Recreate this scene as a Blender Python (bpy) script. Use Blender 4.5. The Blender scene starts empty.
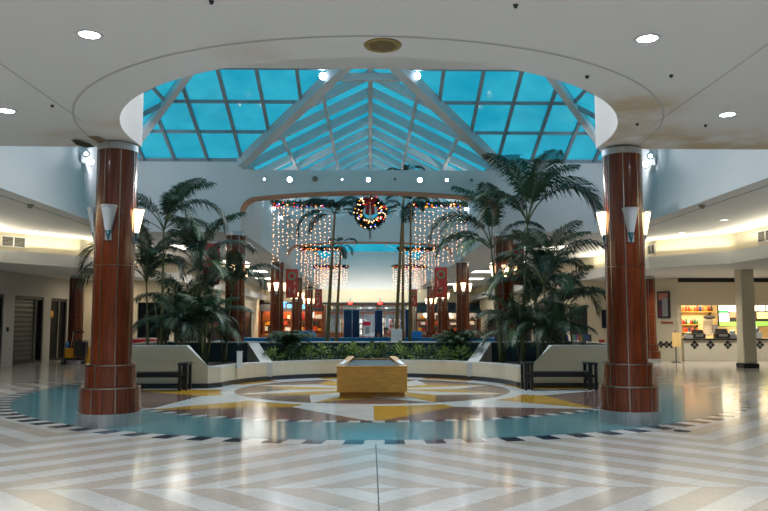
import bpy, math, random, ast
from mathutils import Vector, Matrix
random.seed(7)
PI = math.pi
S = bpy.context.scene
COL = S.collection

# ------------------------------------------------------------------ materials
def lin(c):
    return tuple(((v/255.0)/12.92 if v/255.0 <= 0.04045 else (((v/255.0)+0.055)/1.055)**2.4) for v in c)

def newmat(name):
    m = bpy.data.materials.new(name); m.use_nodes = True
    nt = m.node_tree
    return m, nt, nt.nodes['Principled BSDF']

def mat(name, rgb, rough=0.6, metal=0.0, var=0.0, scale=6.0, spec=0.5, bump=0.0, stretch=None, coat=0.0, detail=3.0):
    m, nt, b = newmat(name)
    c = lin(rgb)
    b.inputs['Roughness'].default_value = rough
    b.inputs['Metallic'].default_value = metal
    b.inputs['Specular IOR Level'].default_value = spec
    b.inputs['Coat Weight'].default_value = coat
    b.inputs['Base Color'].default_value = (*c, 1)
    if var > 0 or bump > 0:
        tc = nt.nodes.new('ShaderNodeTexCoord')
        mp = nt.nodes.new('ShaderNodeMapping')
        if stretch: mp.inputs['Scale'].default_value = stretch
        nt.links.new(tc.outputs['Object'], mp.inputs['Vector'])
        n = nt.nodes.new('ShaderNodeTexNoise')
        n.inputs['Scale'].default_value = scale; n.inputs['Detail'].default_value = detail
        nt.links.new(mp.outputs[0], n.inputs['Vector'])
        if var > 0:
            r = nt.nodes.new('ShaderNodeValToRGB')
            r.color_ramp.elements[0].position = 0.3; r.color_ramp.elements[1].position = 0.7
            r.color_ramp.elements[0].color = (*[max(0, v*(1-var)) for v in c], 1)
            r.color_ramp.elements[1].color = (*[min(1, v*(1+var)) for v in c], 1)
            nt.links.new(n.outputs['Fac'], r.inputs[0])
            nt.links.new(r.outputs[0], b.inputs['Base Color'])
        if bump > 0:
            bp = nt.nodes.new('ShaderNodeBump'); bp.inputs['Strength'].default_value = bump
            bp.inputs['Distance'].default_value = 0.01
            nt.links.new(n.outputs['Fac'], bp.inputs['Height'])
            nt.links.new(bp.outputs[0], b.inputs['Normal'])
    return m

def emit(name, rgb, strength):
    m, nt, b = newmat(name)
    c = lin(rgb)
    b.inputs['Base Color'].default_value = (*c, 1)
    b.inputs['Emission Color'].default_value = (*c, 1)
    b.inputs['Emission Strength'].default_value = strength
    return m

class Ex:
    """tiny expression compiler: python arithmetic -> math nodes"""
    def __init__(self, nt, env): self.nt, self.env = nt, dict(env)
    def op(self, o, *a):
        n = self.nt.nodes.new('ShaderNodeMath'); n.operation = o
        for i, v in enumerate(a):
            if isinstance(v, (int, float)): n.inputs[i].default_value = v
            else: self.nt.links.new(v, n.inputs[i])
        return n.outputs[0]
    def __call__(self, src): return self.ev(ast.parse(src, mode='eval').body)
    def ev(self, e):
        if isinstance(e, ast.Constant): return float(e.value)
        if isinstance(e, ast.Name): return self.env[e.id]
        if isinstance(e, ast.UnaryOp): return self.op('MULTIPLY', self.ev(e.operand), -1.0)
        if isinstance(e, ast.BinOp):
            k = {ast.Add:'ADD', ast.Sub:'SUBTRACT', ast.Mult:'MULTIPLY', ast.Div:'DIVIDE'}[type(e.op)]
            return self.op(k, self.ev(e.left), self.ev(e.right))
        if isinstance(e, ast.Compare):
            k = {ast.Lt:'LESS_THAN', ast.Gt:'GREATER_THAN'}[type(e.ops[0])]
            return self.op(k, self.ev(e.left), self.ev(e.comparators[0]))
        if isinstance(e, ast.Call):
            k = {'sqrt':'SQRT','sin':'SINE','cos':'COSINE','atan2':'ARCTAN2','abs':'ABSOLUTE','floor':'FLOOR',
                 'frac':'FRACT','pp':'PINGPONG','mn':'MINIMUM','mx':'MAXIMUM','rnd':'ROUND'}[e.func.id]
            return self.op(k, *[self.ev(a) for a in e.args])

CX, CY = 0.07, 18.22
def floor_material():
    m, nt, b = newmat('polished_stone_floor')
    tc = nt.nodes.new('ShaderNodeTexCoord'); sp = nt.nodes.new('ShaderNodeSeparateXYZ')
    nt.links.new(tc.outputs['Object'], sp.inputs[0])
    E = Ex(nt, {'X': sp.outputs[0], 'Y': sp.outputs[1]})
    def let(n, s): E.env[n] = E(s)
    let('x', f'X-{CX}'); let('y', f'Y-{CY}')
    let('r', 'sqrt(x*x+y*y)'); let('th', 'atan2(y,x)')
    let('k', f'th/{PI/4}'); let('phi', f'(k-rnd(k))*{PI/4}')
    let('a', 'r*cos(phi)'); let('bb', 'r*sin(phi)')
    let('oray', '(abs(bb)<(1.7*(5.9-a)/2.35))*(r>3.58)*(r<5.75)')
    let('k2', f'th/{PI/4}+0.5'); let('phi2', f'(k2-rnd(k2))*{PI/4}')
    let('iray', '(abs(r*sin(phi2))<(0.8*(3.25-r*cos(phi2))/1.5))*(r<3.25)')
    let('gold', '(oray*(phi>0.0))+(iray*(phi2>0.0))')
    let('white', '(oray*(phi<0.0))+(iray*(phi2<0.0))+((r>3.25)*(r<3.58))')
    let('dash', 'sin(92.0*th+0.6*r)>0.0')
    let('band', '((r>5.75)*(r<5.99))+((r>7.80)*(r<8.15))')
    let('teal', '(r>5.75)*(r<8.15)')
    let('t', 'pp(abs(x),4.6)')
    let('u', '(t+abs(Y-7.45)-1.94)/0.85')
    let('near', 'Y<7.45')
    let('st', 'frac(u+0.5*(1.0-near))<0.48')
    let('out', 'r>8.13')
    # fine joints
    let('v', '(t-abs(Y-7.45))/0.85')
    let('jt', 'mn(mn(abs(frac(u*2.0)-0.0),abs(frac(v*1.0)-0.5)),1.0)<0.008')
    let('seam', '(abs(x-0.01)<0.007)*(Y<10.08)')
    nz = nt.nodes.new('ShaderNodeTexNoise'); nz.inputs['Scale'].default_value = 1.3; nz.inputs['Detail'].default_value = 6
    nz2 = nt.nodes.new('ShaderNodeTexNoise'); nz2.inputs['Scale'].default_value = 26; nz2.inputs['Detail'].default_value = 4
    for n in (nz, nz2): nt.links.new(tc.outputs['Object'], n.inputs['Vector'])
    def C(rgb):
        n = nt.nodes.new('ShaderNodeRGB'); n.outputs[0].default_value = (*lin(rgb), 1); return n.outputs[0]
    def mix(f, A, B):
        n = nt.nodes.new('ShaderNodeMix'); n.data_type = 'RGBA'
        if isinstance(f, (int, float)): n.inputs[0].default_value = f
        else: nt.links.new(f, n.inputs[0])
        nt.links.new(A, n.inputs[6]); nt.links.new(B, n.inputs[7]); return n.outputs[2]
    WH = C(FL['white']); BE = C(FL['beige'])
    c = mix(E.env['st'], BE, WH)
    inner = mix(E.env['gold'], mix(E.env['white'], C(FL['brown']), C(FL['star'])), C(FL['gold']))
    tl = mix(E.env['band'], C(FL['teal']), mix(E.env['dash'], WH, C(FL['navy'])))
    c = mix(E.env['teal'], c, tl)
    c = mix(E('r<5.75'), c, inner)
    c = mix(E.op('MULTIPLY', E.env['jt'], 0.35), c, C((90, 84, 78)))
    c = mix(E.env['seam'], c, C((60, 55, 50)))
    hs = nt.nodes.new('ShaderNodeHueSaturation')
    val = E.op('ADD', E.op('MULTIPLY', nz.outputs['Fac'], 0.45), E.op('MULTIPLY', nz2.outputs['Fac'], 0.5))
    nt.links.new(E.op('ADD', val, 0.58), hs.inputs['Value'])
    nt.links.new(c, hs.inputs['Color'])
    nt.links.new(hs.outputs[0], b.inputs['Base Color'])
    b.inputs['Roughness'].default_value = 0.13
    b.inputs['Specular IOR Level'].default_value = 0.34
    bp = nt.nodes.new('ShaderNodeBump'); bp.inputs['Strength'].default_value = 0.06; bp.inputs['Distance'].default_value = 0.02
    nz3 = nt.nodes.new('ShaderNodeTexNoise'); nz3.inputs['Scale'].default_value = 2.2; nz3.inputs['Detail'].default_value = 1
    nt.links.new(tc.outputs['Object'], nz3.inputs['Vector'])
    nt.links.new(nz3.outputs['Fac'], bp.inputs['Height']); nt.links.new(bp.outputs[0], b.inputs['Normal'])
    return m

FL = dict(white=(182, 181, 179), beige=(166, 158, 149), brown=(110, 84, 78), star=(196, 198, 198), gold=(186, 140, 44),
          teal=(78, 124, 132), navy=(12, 34, 58))

def tile_material(name, rgb, grout, w=0.2, h=0.2, rough=0.35):
    m, nt, b = newmat(name)
    tc = nt.nodes.new('ShaderNodeTexCoord'); sp = nt.nodes.new('ShaderNodeSeparateXYZ')
    nt.links.new(tc.outputs['Object'], sp.inputs[0])
    E = Ex(nt, {'X': sp.outputs[0], 'Y': sp.outputs[1], 'Z': sp.outputs[2]})
    f = E(f'mx(frac((X+Y*0.7)/{w})<0.03, frac(Z/{h})<0.04)')
    mx = nt.nodes.new('ShaderNodeMix'); mx.data_type = 'RGBA'
    nt.links.new(f, mx.inputs[0]); mx.inputs[6].default_value = (*lin(rgb), 1); mx.inputs[7].default_value = (*lin(grout), 1)
    nt.links.new(mx.outputs[2], b.inputs['Base Color']); b.inputs['Roughness'].default_value = rough
    return m

def glass_material(name, tint, refl=0.06, rough=0.05):
    m, nt, b = newmat(name); nt.nodes.remove(b)
    out = nt.nodes['Material Output']
    tr = nt.nodes.new('ShaderNodeBsdfTransparent'); tr.inputs[0].default_value = (*tint, 1)
    gl = nt.nodes.new('ShaderNodeBsdfGlossy'); gl.inputs['Roughness'].default_value = rough
    ms = nt.nodes.new('ShaderNodeMixShader'); ms.inputs[0].default_value = refl
    nt.links.new(tr.outputs[0], ms.inputs[1]); nt.links.new(gl.outputs[0], ms.inputs[2]); nt.links.new(ms.outputs[0], out.inputs[0])
    return m

def sky_glass(name):
    # blue-tinted skylight glazing, a little streaked with dirt
    m, nt, b = newmat(name); nt.nodes.remove(b)
    out = nt.nodes['Material Output']
    tc = nt.nodes.new('ShaderNodeTexCoord')
    n = nt.nodes.new('ShaderNodeTexNoise'); n.inputs['Scale'].default_value = 0.8; n.inputs['Detail'].default_value = 5
    nt.links.new(tc.outputs['Object'], n.inputs['Vector'])
    r = nt.nodes.new('ShaderNodeValToRGB')
    r.color_ramp.elements[0].position = .3; r.color_ramp.elements[1].position = .75
    r.color_ramp.elements[0].color = (.012, .36, .49, 1); r.color_ramp.elements[1].color = (.05, .51, .62, 1)
    nt.links.new(n.outputs['Fac'], r.inputs[0])
    tr = nt.nodes.new('ShaderNodeBsdfTransparent'); nt.links.new(r.outputs[0], tr.inputs[0])
    gl = nt.nodes.new('ShaderNodeBsdfGlossy'); gl.inputs['Roughness'].default_value = 0.04
    ms = nt.nodes.new('ShaderNodeMixShader'); ms.inputs[0].default_value = 0.05
    nt.links.new(tr.outputs[0], ms.inputs[1]); nt.links.new(gl.outputs[0], ms.inputs[2]); nt.links.new(ms.outputs[0], out.inputs[0])
    return m

def stained_ceiling():
    m, nt, b = newmat('ceiling_paint'); b.inputs['Roughness'].default_value = .75
    tc = nt.nodes.new('ShaderNodeTexCoord'); sp = nt.nodes.new('ShaderNodeSeparateXYZ'); nt.links.new(tc.outputs['Object'], sp.inputs[0])
    E = Ex(nt, {'X': sp.outputs[0], 'Y': sp.outputs[1]})
    n = nt.nodes.new('ShaderNodeTexNoise'); n.inputs['Scale'].default_value = 1.6; n.inputs['Detail'].default_value = 5; nt.links.new(tc.outputs['Object'], n.inputs['Vector'])
    E.env['n'] = n.outputs['Fac']
    # water stains round the pillar heads and along the outer edge
    blob = lambda x, y, r: f'mx(0.0, 1.0-sqrt((X-({x}))*(X-({x}))+(Y-{y})*(Y-{y}))/{r})'
    f = E(f'mn(0.75, mx(0.0, n-0.33)*3.2*({blob(3.45, 10.0, 1.2)}+{blob(4.1, 11.6, 1.3)}+{blob(7.0, 12.2, 2.2)}*0.8+{blob(5.4, 12.1, 1.3)}+{blob(-4.6, 11.9, .9)}+{blob(-3.6, 10.8, .7)}*0.6+{blob(-1.2, 7.9, .7)}*0.4))')
    mx = nt.nodes.new('ShaderNodeMix'); mx.data_type = 'RGBA'; nt.links.new(f, mx.inputs[0])
    mx.inputs[6].default_value = (*lin((212, 213, 213)), 1); mx.inputs[7].default_value = (*lin((176, 150, 104)), 1)
    nt.links.new(mx.outputs[2], b.inputs['Base Color'])
    return m

M = dict(
    floor=floor_material(),
    paint=mat('white_paint', (212, 212, 212), .7, var=.03, scale=.6),
    ceil=stained_ceiling(),
    joint=mat('ceiling_joint', (176, 176, 174), .8, var=.05),  # ceiling joints, slightly greyer than the ceiling paint
    cream=mat('cream_paint', (214, 204, 178), .7, var=.03, scale=.8),
    grey=mat('grey_paint', (158, 158, 154), .7, var=.04, scale=1),
    frame=mat('grey_white_frame', (206, 210, 212), .5, var=.05, scale=2),
    rafter=mat('slate_frame', (140, 150, 158), .5, var=.06, scale=2),
    copper=mat('copper_trim', (186, 126, 92), .45, var=.08, scale=3),
    wood=mat('mahogany_panel', (96, 42, 19), .18, var=.5, scale=6, stretch=(7, 7, .25), coat=.3),
    brass=mat('satin_steel_strip', (178, 172, 160), .2, metal=1.0, var=.05),
    alu=mat('brushed_aluminium', (176, 184, 190), .33, metal=.75, var=.12, scale=4, stretch=(8, 8, .5)),
    black=mat('black_metal', (18, 20, 26), .4, var=.2),
    dark=mat('charcoal', (34, 36, 40), .55, var=.2),
    navywall=mat('dark_teal_tile', (24, 50, 62), .3, var=.15),
    cap=mat('pale_stone_cap', (176, 178, 176), .5, var=.06, scale=5),
    planter=tile_material('pale_planter_tile', (186, 176, 154), (174, 164, 144), .2, .2, .5),
    basetile=mat('black_base_tile', (30, 36, 44), .3, var=.15),
    soil=mat('dark_soil', (42, 34, 28), .95, var=.4, scale=14, bump=.6),
    oak=mat('golden_oak', (214, 160, 76), .35, var=.16, scale=3, stretch=(1, 1, 8), coat=.2),
    oak2=mat('golden_oak_dark', (166, 116, 48), .4, var=.16, scale=3, stretch=(1, 1, 8)),
    leaf=mat('palm_leaf', (44, 70, 42), .55, var=.35, scale=3),
    leaf2=mat('deep_palm_leaf', (32, 54, 38), .55, var=.35, scale=3),
    leaf3=mat('bright_leaf', (104, 130, 62), .42, var=.4, scale=5),
    trunk=mat('palm_stem_green', (84, 92, 58), .6, var=.3, scale=4, stretch=(1, 1, 6)),
    trunk2=mat('palm_stem_tan', (126, 104, 66), .7, var=.3, scale=4, stretch=(1, 1, 8), bump=.3),
    pine=mat('pine_needles', (22, 44, 28), .6, var=.4, scale=12),
    red=mat('red_cloth', (168, 26, 30), .6, var=.2, scale=8),
    banner=mat('red_banner_cloth', (172, 56, 44), .7, var=.25, scale=4),
    bannerpale=mat('pale_print', (206, 170, 150), .7, var=.15, scale=9),
    bannergreen=mat('green_print', (112, 134, 104), .7, var=.3, scale=30),
    blue=mat('blue_cover', (30, 122, 196), .45, var=.15, scale=4),
    bluerim=mat('bright_blue_pool_tile', (48, 146, 206), .3, var=.12, scale=6),
    water=mat('pool_water', (20, 60, 80), .05, var=.1, scale=2),
    drape=mat('navy_drape', (14, 48, 86), .8, var=.2, scale=3),
    tealtip=mat('teal_glass_tip', (16, 78, 92), .25, var=.1),
    frost=mat('frosted_shade', (176, 184, 190), .35, var=.08, scale=8),
    shutter=mat('grey_roller_shutter', (46, 51, 56), .45, var=.06, scale=5),
    darkglass=mat('dark_shop_glass', (20, 26, 30), .3, var=.2, scale=1.5, spec=.06),
    yellow=mat('yellow_plastic', (214, 150, 22), .4, var=.06),
    skin=mat('skin', (176, 126, 102), .5, var=.05),
    cloth1=mat('dark_jacket', (24, 24, 32), .8, var=.2), cloth2=mat('brown_jacket', (84, 40, 38), .8, var=.2),
    hair=mat('dark_hair', (18, 14, 12), .5, var=.2), hair2=mat('brown_hair', (70, 44, 28), .5, var=.2),
    orangewood=mat('orange_wood', (122, 62, 30), .4, var=.25, scale=3, stretch=(6, 6, .8)),
    paper=mat('white_paper', (222, 222, 220), .7, var=.03),
    vent=mat('vent_grey', (128, 126, 116), .6, var=.1),
    skyglass=sky_glass('blue_skylight_glass'),
    clear=glass_material('clear_shop_glass', (.86, .9, .9), .08, .02),
)
M['lamp'] = emit('cool_lamp', (225, 238, 255), 22)
M['lampsmall'] = emit('small_cool_lamp', (215, 232, 255), 14)
M['lampdim'] = emit('dim_lamp', (235, 238, 240), 2.0)
M['spotlamp'] = emit('spot_lamp', (240, 246, 255), 30)
M['sconce'] = emit('lit_sconce_shade', (255, 214, 160), 4.2)
M['fairy'] = emit('warm_fairy_bulb', (255, 180, 132), 5.0)
M['bulb_r'] = emit('red_bulb', (255, 40, 30), 1.6); M['bulb_o'] = emit('amber_bulb', (255, 150, 40), 2)
M['bulb_b'] = emit('blue_bulb', (40, 90, 255), 1.8); M['bulb_w'] = emit('warm_white_bulb', (255, 206, 150), 2.6)
M['aislelamp'] = emit('aisle_lamp', (255, 246, 230), 3.8)
M['exit'] = emit('red_exit_lamp', (255, 34, 22), 4)
M['neon'] = emit('blue_neon', (60, 170, 255), 3.2)
M['menu'] = emit('menu_light', (250, 250, 240), 1.0)
M['menu_g'] = emit('menu_green', (120, 170, 80), .5)
M['menu_dg'] = emit('menu_dark_green', (40, 130, 80), .5)
M['menu_y'] = emit('menu_yellow', (246, 216, 130), .7)
M['menu_r'] = emit('menu_red', (214, 120, 90), .6)
M['shoplamp'] = emit('warm_shop_lamp', (255, 214, 150), 9)
M['rednote'] = emit('red_strip', (255, 60, 50), 1.4)

# ------------------------------------------------------------------ mesh building
class MB:
    def __init__(s): s.v = []; s.f = []; s.m = []; s.smooth = []
    def add(s, vs, fs, mi=0, smooth=False):
        o = len(s.v); s.v += [tuple(p) for p in vs]
        for f in fs: s.f.append([i+o for i in f]); s.m.append(mi); s.smooth.append(smooth)
        return s
    def box(s, x0, x1, y0, y1, z0, z1, mi=0, T=None):
        vs = [Vector((x, y, z)) for x in (x0, x1) for y in (y0, y1) for z in (z0, z1)]
        if T is not None: vs = [T @ p for p in vs]
        return s.add(vs, [(0,1,3,2),(4,6,7,5),(0,4,5,1),(2,3,7,6),(0,2,6,4),(1,5,7,3)], mi)
    def bar(s, p, q, w, h, mi=0, up=(0,0,1), drop=0.0):
        """box beam from p to q, width w, height h, hanging 'drop' below the line (0 = centred)"""
        p, q = Vector(p), Vector(q); d = (q-p).normalized(); up = Vector(up)
        sx = d.cross(up)
        if sx.length < 1e-4: sx = d.cross(Vector((1,0,0)))
        sx.normalize(); uz = sx.cross(d).normalized()
        vs = []
        for e in (p, q):
            for a in (-1, 1):
                for b in (-1, 1): vs.append(e + sx*(a*w/2) + uz*(b*h/2 - drop))
        return s.add(vs, [(0,1,3,2),(4,6,7,5),(0,4,5,1),(2,3,7,6),(0,2,6,4),(1,5,7,3)], mi)
    def tube(s, pts, rad, seg=8, mi=0, caps=True):
        pts = [Vector(p) for p in pts]; n = len(pts)
        rr = rad if isinstance(rad, (list, tuple)) else [rad]*n
        vs = []; prev = None
        for i, p in enumerate(pts):
            d = (pts[min(i+1, n-1)] - pts[max(i-1, 0)]).normalized()
            if prev is None:
                a = d.cross(Vector((0,0,1)))
                if a.length < 1e-3: a = d.cross(Vector((1,0,0)))
            else: a = prev - d*prev.dot(d)
            a.normalize(); b = d.cross(a); prev = a
            for k in range(seg):
                t = 2*PI*k/seg; vs.append(p + (a*math.cos(t) + b*math.sin(t))*rr[i])
        fs = [(i*seg+k, i*seg+(k+1) % seg, (i+1)*seg+(k+1) % seg, (i+1)*seg+k) for i in range(n-1) for k in range(seg)]
        if caps: fs += [tuple(range(seg))[::-1], tuple((n-1)*seg+k for k in range(seg))]
        return s.add(vs, fs, mi, True)
    def lathe(s, prof, seg=24, mi=0, c=(0,0,0), a0=0.0, a1=2*PI, smooth=True):
        full = abs(a1-a0-2*PI) < 1e-6; n = seg if full else seg+1
        vs = []
        for r, z in prof:
            for k in range(n):
                t = a0 + (a1-a0)*k/seg; vs.append((c[0]+r*math.cos(t), c[1]+r*math.sin(t), c[2]+z))
        fs = []
        for i in range(len(prof)-1):
            for k in range(seg):
                k2 = (k+1) % n; fs.append((i*n+k, i*n+k2, (i+1)*n+k2, (i+1)*n+k))
        return s.add(vs, fs, mi, smooth)
    def prism(s, poly, z0, z1, mi=0, axis='z', T=None):
        """polygon extruded along an axis (z: poly in xy; y: poly in xz)"""
        n = len(poly)
        f = (lambda a, b, c: (a, b, c)) if axis == 'z' else ((lambda a, b, c: (a, c, b)) if axis == 'y' else (lambda a, b, c: (c, a, b)))
        vs = [Vector(f(a, b, z0)) for a, b in poly] + [Vector(f(a, b, z1)) for a, b in poly]
        if T is not None: vs = [T @ p for p in vs]
        return s.add(vs, [tuple(range(n))[::-1], tuple(range(n, 2*n))] + [(i, (i+1) % n, n+(i+1) % n, n+i) for i in range(n)], mi)
    def wall(s, path, z0, z1, th, mi=0):
        """vertical wall along an xy path with thickness th (to the left of travel)"""
        path = [Vector((p[0], p[1])) for p in path]; n = len(path); off = []
        for i in range(n):
            ds = []
            if i > 0: ds.append((path[i]-path[i-1]).normalized())
            if i < n-1: ds.append((path[i+1]-path[i]).normalized())
            nn = sum(((Vector((-d.y, d.x))) for d in ds), Vector((0,0))).normalized()
            k = th/max(.3, nn.dot(Vector((-ds[0].y, ds[0].x))))
            off.append(path[i]+nn*k)
        zz0 = z0 if isinstance(z0, (list, tuple)) else [z0]*n
        zz1 = z1 if isinstance(z1, (list, tuple)) else [z1]*n
        vs = []
        for i in range(n):
            a, b = path[i], off[i]
            vs += [(a.x,a.y,zz0[i]), (a.x,a.y,zz1[i]), (b.x,b.y,zz1[i]), (b.x,b.y,zz0[i])]
        fs = []
        for i in range(n-1):
            o, p = i*4, (i+1)*4
            for k in range(4): fs.append((o+k, p+k, p+(k+1) % 4, o+(k+1) % 4))
        fs += [(0,1,2,3), ((n-1)*4+3, (n-1)*4+2, (n-1)*4+1, (n-1)*4)]
        return s.add(vs, fs, mi)
    def ball(s, c, r, mi=0, seg=6, ring=4):
        pr = [(max(1e-4, r*math.sin(PI*i/ring)), -r*math.cos(PI*i/ring)) for i in range(ring+1)]
        return s.lathe(pr, seg, mi, c)
    def mesh(s, name, mats):
        me = bpy.data.meshes.new(name)
        me.from_pydata(s.v, [], s.f)
        for x in (mats if isinstance(mats, (list, tuple)) else [mats]): me.materials.append(x)
        me.polygons.foreach_set('material_index', s.m)
        me.polygons.foreach_set('use_smooth', s.smooth)
        me.update(); me.validate()
        return me
    def build(s, name, mats, parent=None, loc=None, bevel=0.0):
        import bmesh
        me = s.mesh(name, mats)
        bm = bmesh.new(); bm.from_mesh(me)
        bmesh.ops.recalc_face_normals(bm, faces=bm.faces)
        bm.to_mesh(me); bm.free()
        return link(name, me, parent, loc, bevel)

def link(name, me, parent=None, loc=None, bevel=0.0):
    o = bpy.data.objects.new(name, me); COL.objects.link(o)
    if parent: o.parent = parent
    if loc is not None: o.location = loc
    if bevel:
        b = o.modifiers.new('bevel', 'BEVEL'); b.width = bevel; b.segments = 2; b.limit_method = 'ANGLE'
    return o
def tag(o, label=None, cat=None, group=None, kind=None):
    if label: o['label'] = label
    if cat: o['category'] = cat
    if group: o['group'] = group
    if kind: o['kind'] = kind
    return o
def thing(name, label, cat, loc=(0,0,0), rz=0.0, group=None, kind=None):
    o = bpy.data.objects.new(name, None); COL.objects.link(o)
    o.location = loc; o.rotation_euler = (0, 0, rz); o.empty_display_size = .1
    return tag(o, label, cat, group, kind)
def struct(name, mb, mats, bevel=0.0):
    o = mb.build(name, mats, bevel=bevel); o['kind'] = 'structure'; return o
def kids(o): return [c for c in KID.get(o.name, [])]
def copy_tree(o, parent=None):
    c = o.copy(); COL.objects.link(c)
    if parent: c.parent = parent
    for ch in list(o.children): copy_tree(ch, c)
    return c

SIDE = {-1: 'shuttered-shop side', 1: 'food-counter side'}
EYE = 1.6
def at(px, py, Y):
    """world point on plane Y seen at a photo pixel (used only to read measurements off)"""
    d = CAMROT @ Vector(((px-384)/750, -(py-255.5)/750, -1))
    t = Y/d.y
    return Vector((d.x*t, Y, EYE + d.z*t))

# ------------------------------------------------------------------ camera
cam_d = bpy.data.cameras.new('camera'); cam = bpy.data.objects.new('camera', cam_d); COL.objects.link(cam)
cam_d.sensor_width = 36; cam_d.lens = 750/768*36; cam_d.clip_end = 300
cam.location = (0, 0, EYE)
cam.rotation_euler = (math.radians(90+5.1), 0, math.radians(-1.07))
S.camera = cam
CAMROT = cam.rotation_euler.to_matrix()

# ------------------------------------------------------------------ setting
H = 4.5         # ceiling height
EV = 6.9        # eaves of the skylights
struct('floor', MB().box(-22, 22, -8, 74, -.2, 0), M['floor'])

cl = MB()
DC = 11.8
arc = [(3.8*math.cos(t), DC+3.8*math.sin(t)) for t in [PI+PI*k/48 for k in range(49)]]
for i in range(48):      # the notch edge is a half circle
    (xa, ya), (xb, yb) = arc[i], arc[i+1]
    cl.prism([(xa, -8), (xb, -8), (xb, yb), (xa, ya)], H, H+.35)
for s in (-1, 1):
    a, b = sorted((s*3.8, s*22)); cl.box(a, b, -8, 12.3, H, H+.35)
for s in (-1, 1):
    a, b = sorted((s*22, s*8.3)); cl.box(a, b, 12.3, 24.3, H, H+.35)
    a, b = sorted((s*22, s*4.45)); cl.box(a, b, 24.3, 74, H, H+.35)
cl.box(-4.45, 4.45, 64.3, 74, H, H+.35)
struct('ceiling', cl, M['ceil'])

# round drum above the notch in the near ceiling, with its flat lid
dr = MB()
N = 48
outer = [(3.95*math.cos(PI+PI*k/N), DC+3.95*math.sin(PI+PI*k/N)) for k in range(N+1)]
dr.wall([(-3.785, 12.31)] + [(x*.9961, DC+(y-DC)*.9961) for x, y in arc] + [(3.785, 12.31)], H+.003, 5.85, -.015)
dr.prism([(-3.95, 12.3)] + outer + [(3.95, 12.3)], 5.85, 6.0)
struct('wall_drum', dr, M['paint'])
# joints in the near ceiling
rg = MB(); r1, r2 = 4.385, 4.415
vs = []; n = 64
for k in range(n+1):
    t = PI*0.985+PI*1.03*k/n
    for r in (r1, r2): vs.append((r*math.cos(t), DC+r*math.sin(t), H-.004))
rg.add(vs, [(2*k, 2*k+1, 2*k+3, 2*k+2) for k in range(n)])
struct('trim_1', rg, M['joint'])
for i, s in enumerate((-1, 1)):
    struct(f'trim_{2+i}', MB().box(s*4.16-.008, s*4.16+.008, -8, 10.75, H-.004, H+.01), M['joint'])

for i, s in enumerate((-1, 1)):
    struct(f'trim_{8+i}', MB().box(s*8.45-.012, s*8.45+.012, 12.3, 24, H-.006, H+.01), M['vent'])
# upper walls round the tall hall
for s, nm in ((-1, 'left'), (1, 'right')):
    a, b = sorted((s*8.0, s*8.3))
    w = MB().box(a, b, 12.3, 24.0, H, EV)
    struct(f'wall_upper_{nm}', w, M['paint'])
    a, b = sorted((s*4.15, s*8.3)); struct(f'wall_upper_back_{nm}', MB().box(a, b, 24, 24.3, H, EV), M['paint'])
    a, b = sorted((s*3.96, s*8.3)); struct(f'wall_upper_front_{nm}', MB().box(a, b, 12.1, 12.3, H+.35, EV), M['paint'])
    a, b = sorted((s*4.15, s*4.45)); struct(f'wall_gallery_{nm}', MB().box(a, b, 24.3, 64, H, EV+.02), M['paint'])
struct('wall_upper_front', MB().box(-3.8, 3.8, 12.1, 12.3, 6.0, EV), M['paint'])
struct('wall_gallery_end', MB().prism([(-4.45, 4.42), (4.45, 4.42), (4.45, 6.85), (4.15, 6.9), (2.6, 7.66), (-2.6, 7.66), (-4.15, 6.9), (-4.45, 6.85)], 64, 64.3, axis='y'), M['paint'])
# outer shell
struct('wall_left', MB().box(-22.3, -22, -8, 74, 0, H), M['cream'])
struct('wall_right', MB().box(22, 22.3, -8, 74, 0, H), M['cream'])
struct('wall_rear', MB().box(-22, 22, -8.3, -8, 0, H), M['paint'])
struct('wall_end', MB().box(-22, 22, 74, 74.3, 0, H), M['cream'])

# skylight over the hall (hipped) and over the gallery (gabled)
k1 = .4; RZ = EV + k1*5.85
def zb(y): return EV + k1*(24-y)
APY = 24-(9.0-EV)/k1
gl = MB()
gl.add([(-8,24,EV),(-4.15,24,EV),(0,APY,9.0),(4.15,24,EV),(8,24,EV),(3.55,18.15,RZ),(-3.55,18.15,RZ)], [tuple(range(7))])
gl.add([(-8,12.3,EV),(8,12.3,EV),(3.55,18.15,RZ),(-3.55,18.15,RZ)], [(0,1,2,3)])
for s in (-1, 1): gl.add([(s*8,12.3,EV),(s*8,24,EV),(s*3.55,18.15,RZ)], [(0,1,2)])
w1 = struct('window_1', gl, M['skyglass'])
g2 = MB()
for s in (-1, 1): g2.add([(s*4.15,24,EV),(s*4.15,64,EV),(0,64,9.0),(0,APY,9.0)], [(0,1,2,3)])
g2.add([(-4.15,64.1,EV),(4.15,64.1,EV),(0,64.1,9.0)], [(0,1,2)])
w2 = struct('window_2', g2, M['skyglass'])
fr = MB()
def hipY(x): return max(18.15, 24-(8-abs(x))*(5.85/4.45))
def valY(x): return 24-(4.15-abs(x))*((24-APY)/4.15)
for x in (-7.3,-6.3,-5.25,-4.15,-3.1,-2.0,-1.0,1.0,2.0,3.1,4.15,5.25,6.3,7.3):
    y0 = 24 if abs(x) >= 4.15 else valY(x); y1 = hipY(x)
    fr.bar((x,y0,zb(y0)), (x,y1,zb(y1)), .09, .12, drop=.07)
    yf = 36.3-hipY(x); fr.bar((x,12.3,EV), (x,yf,EV+k1*(yf-12.3)), .09, .12, drop=.07)
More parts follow.
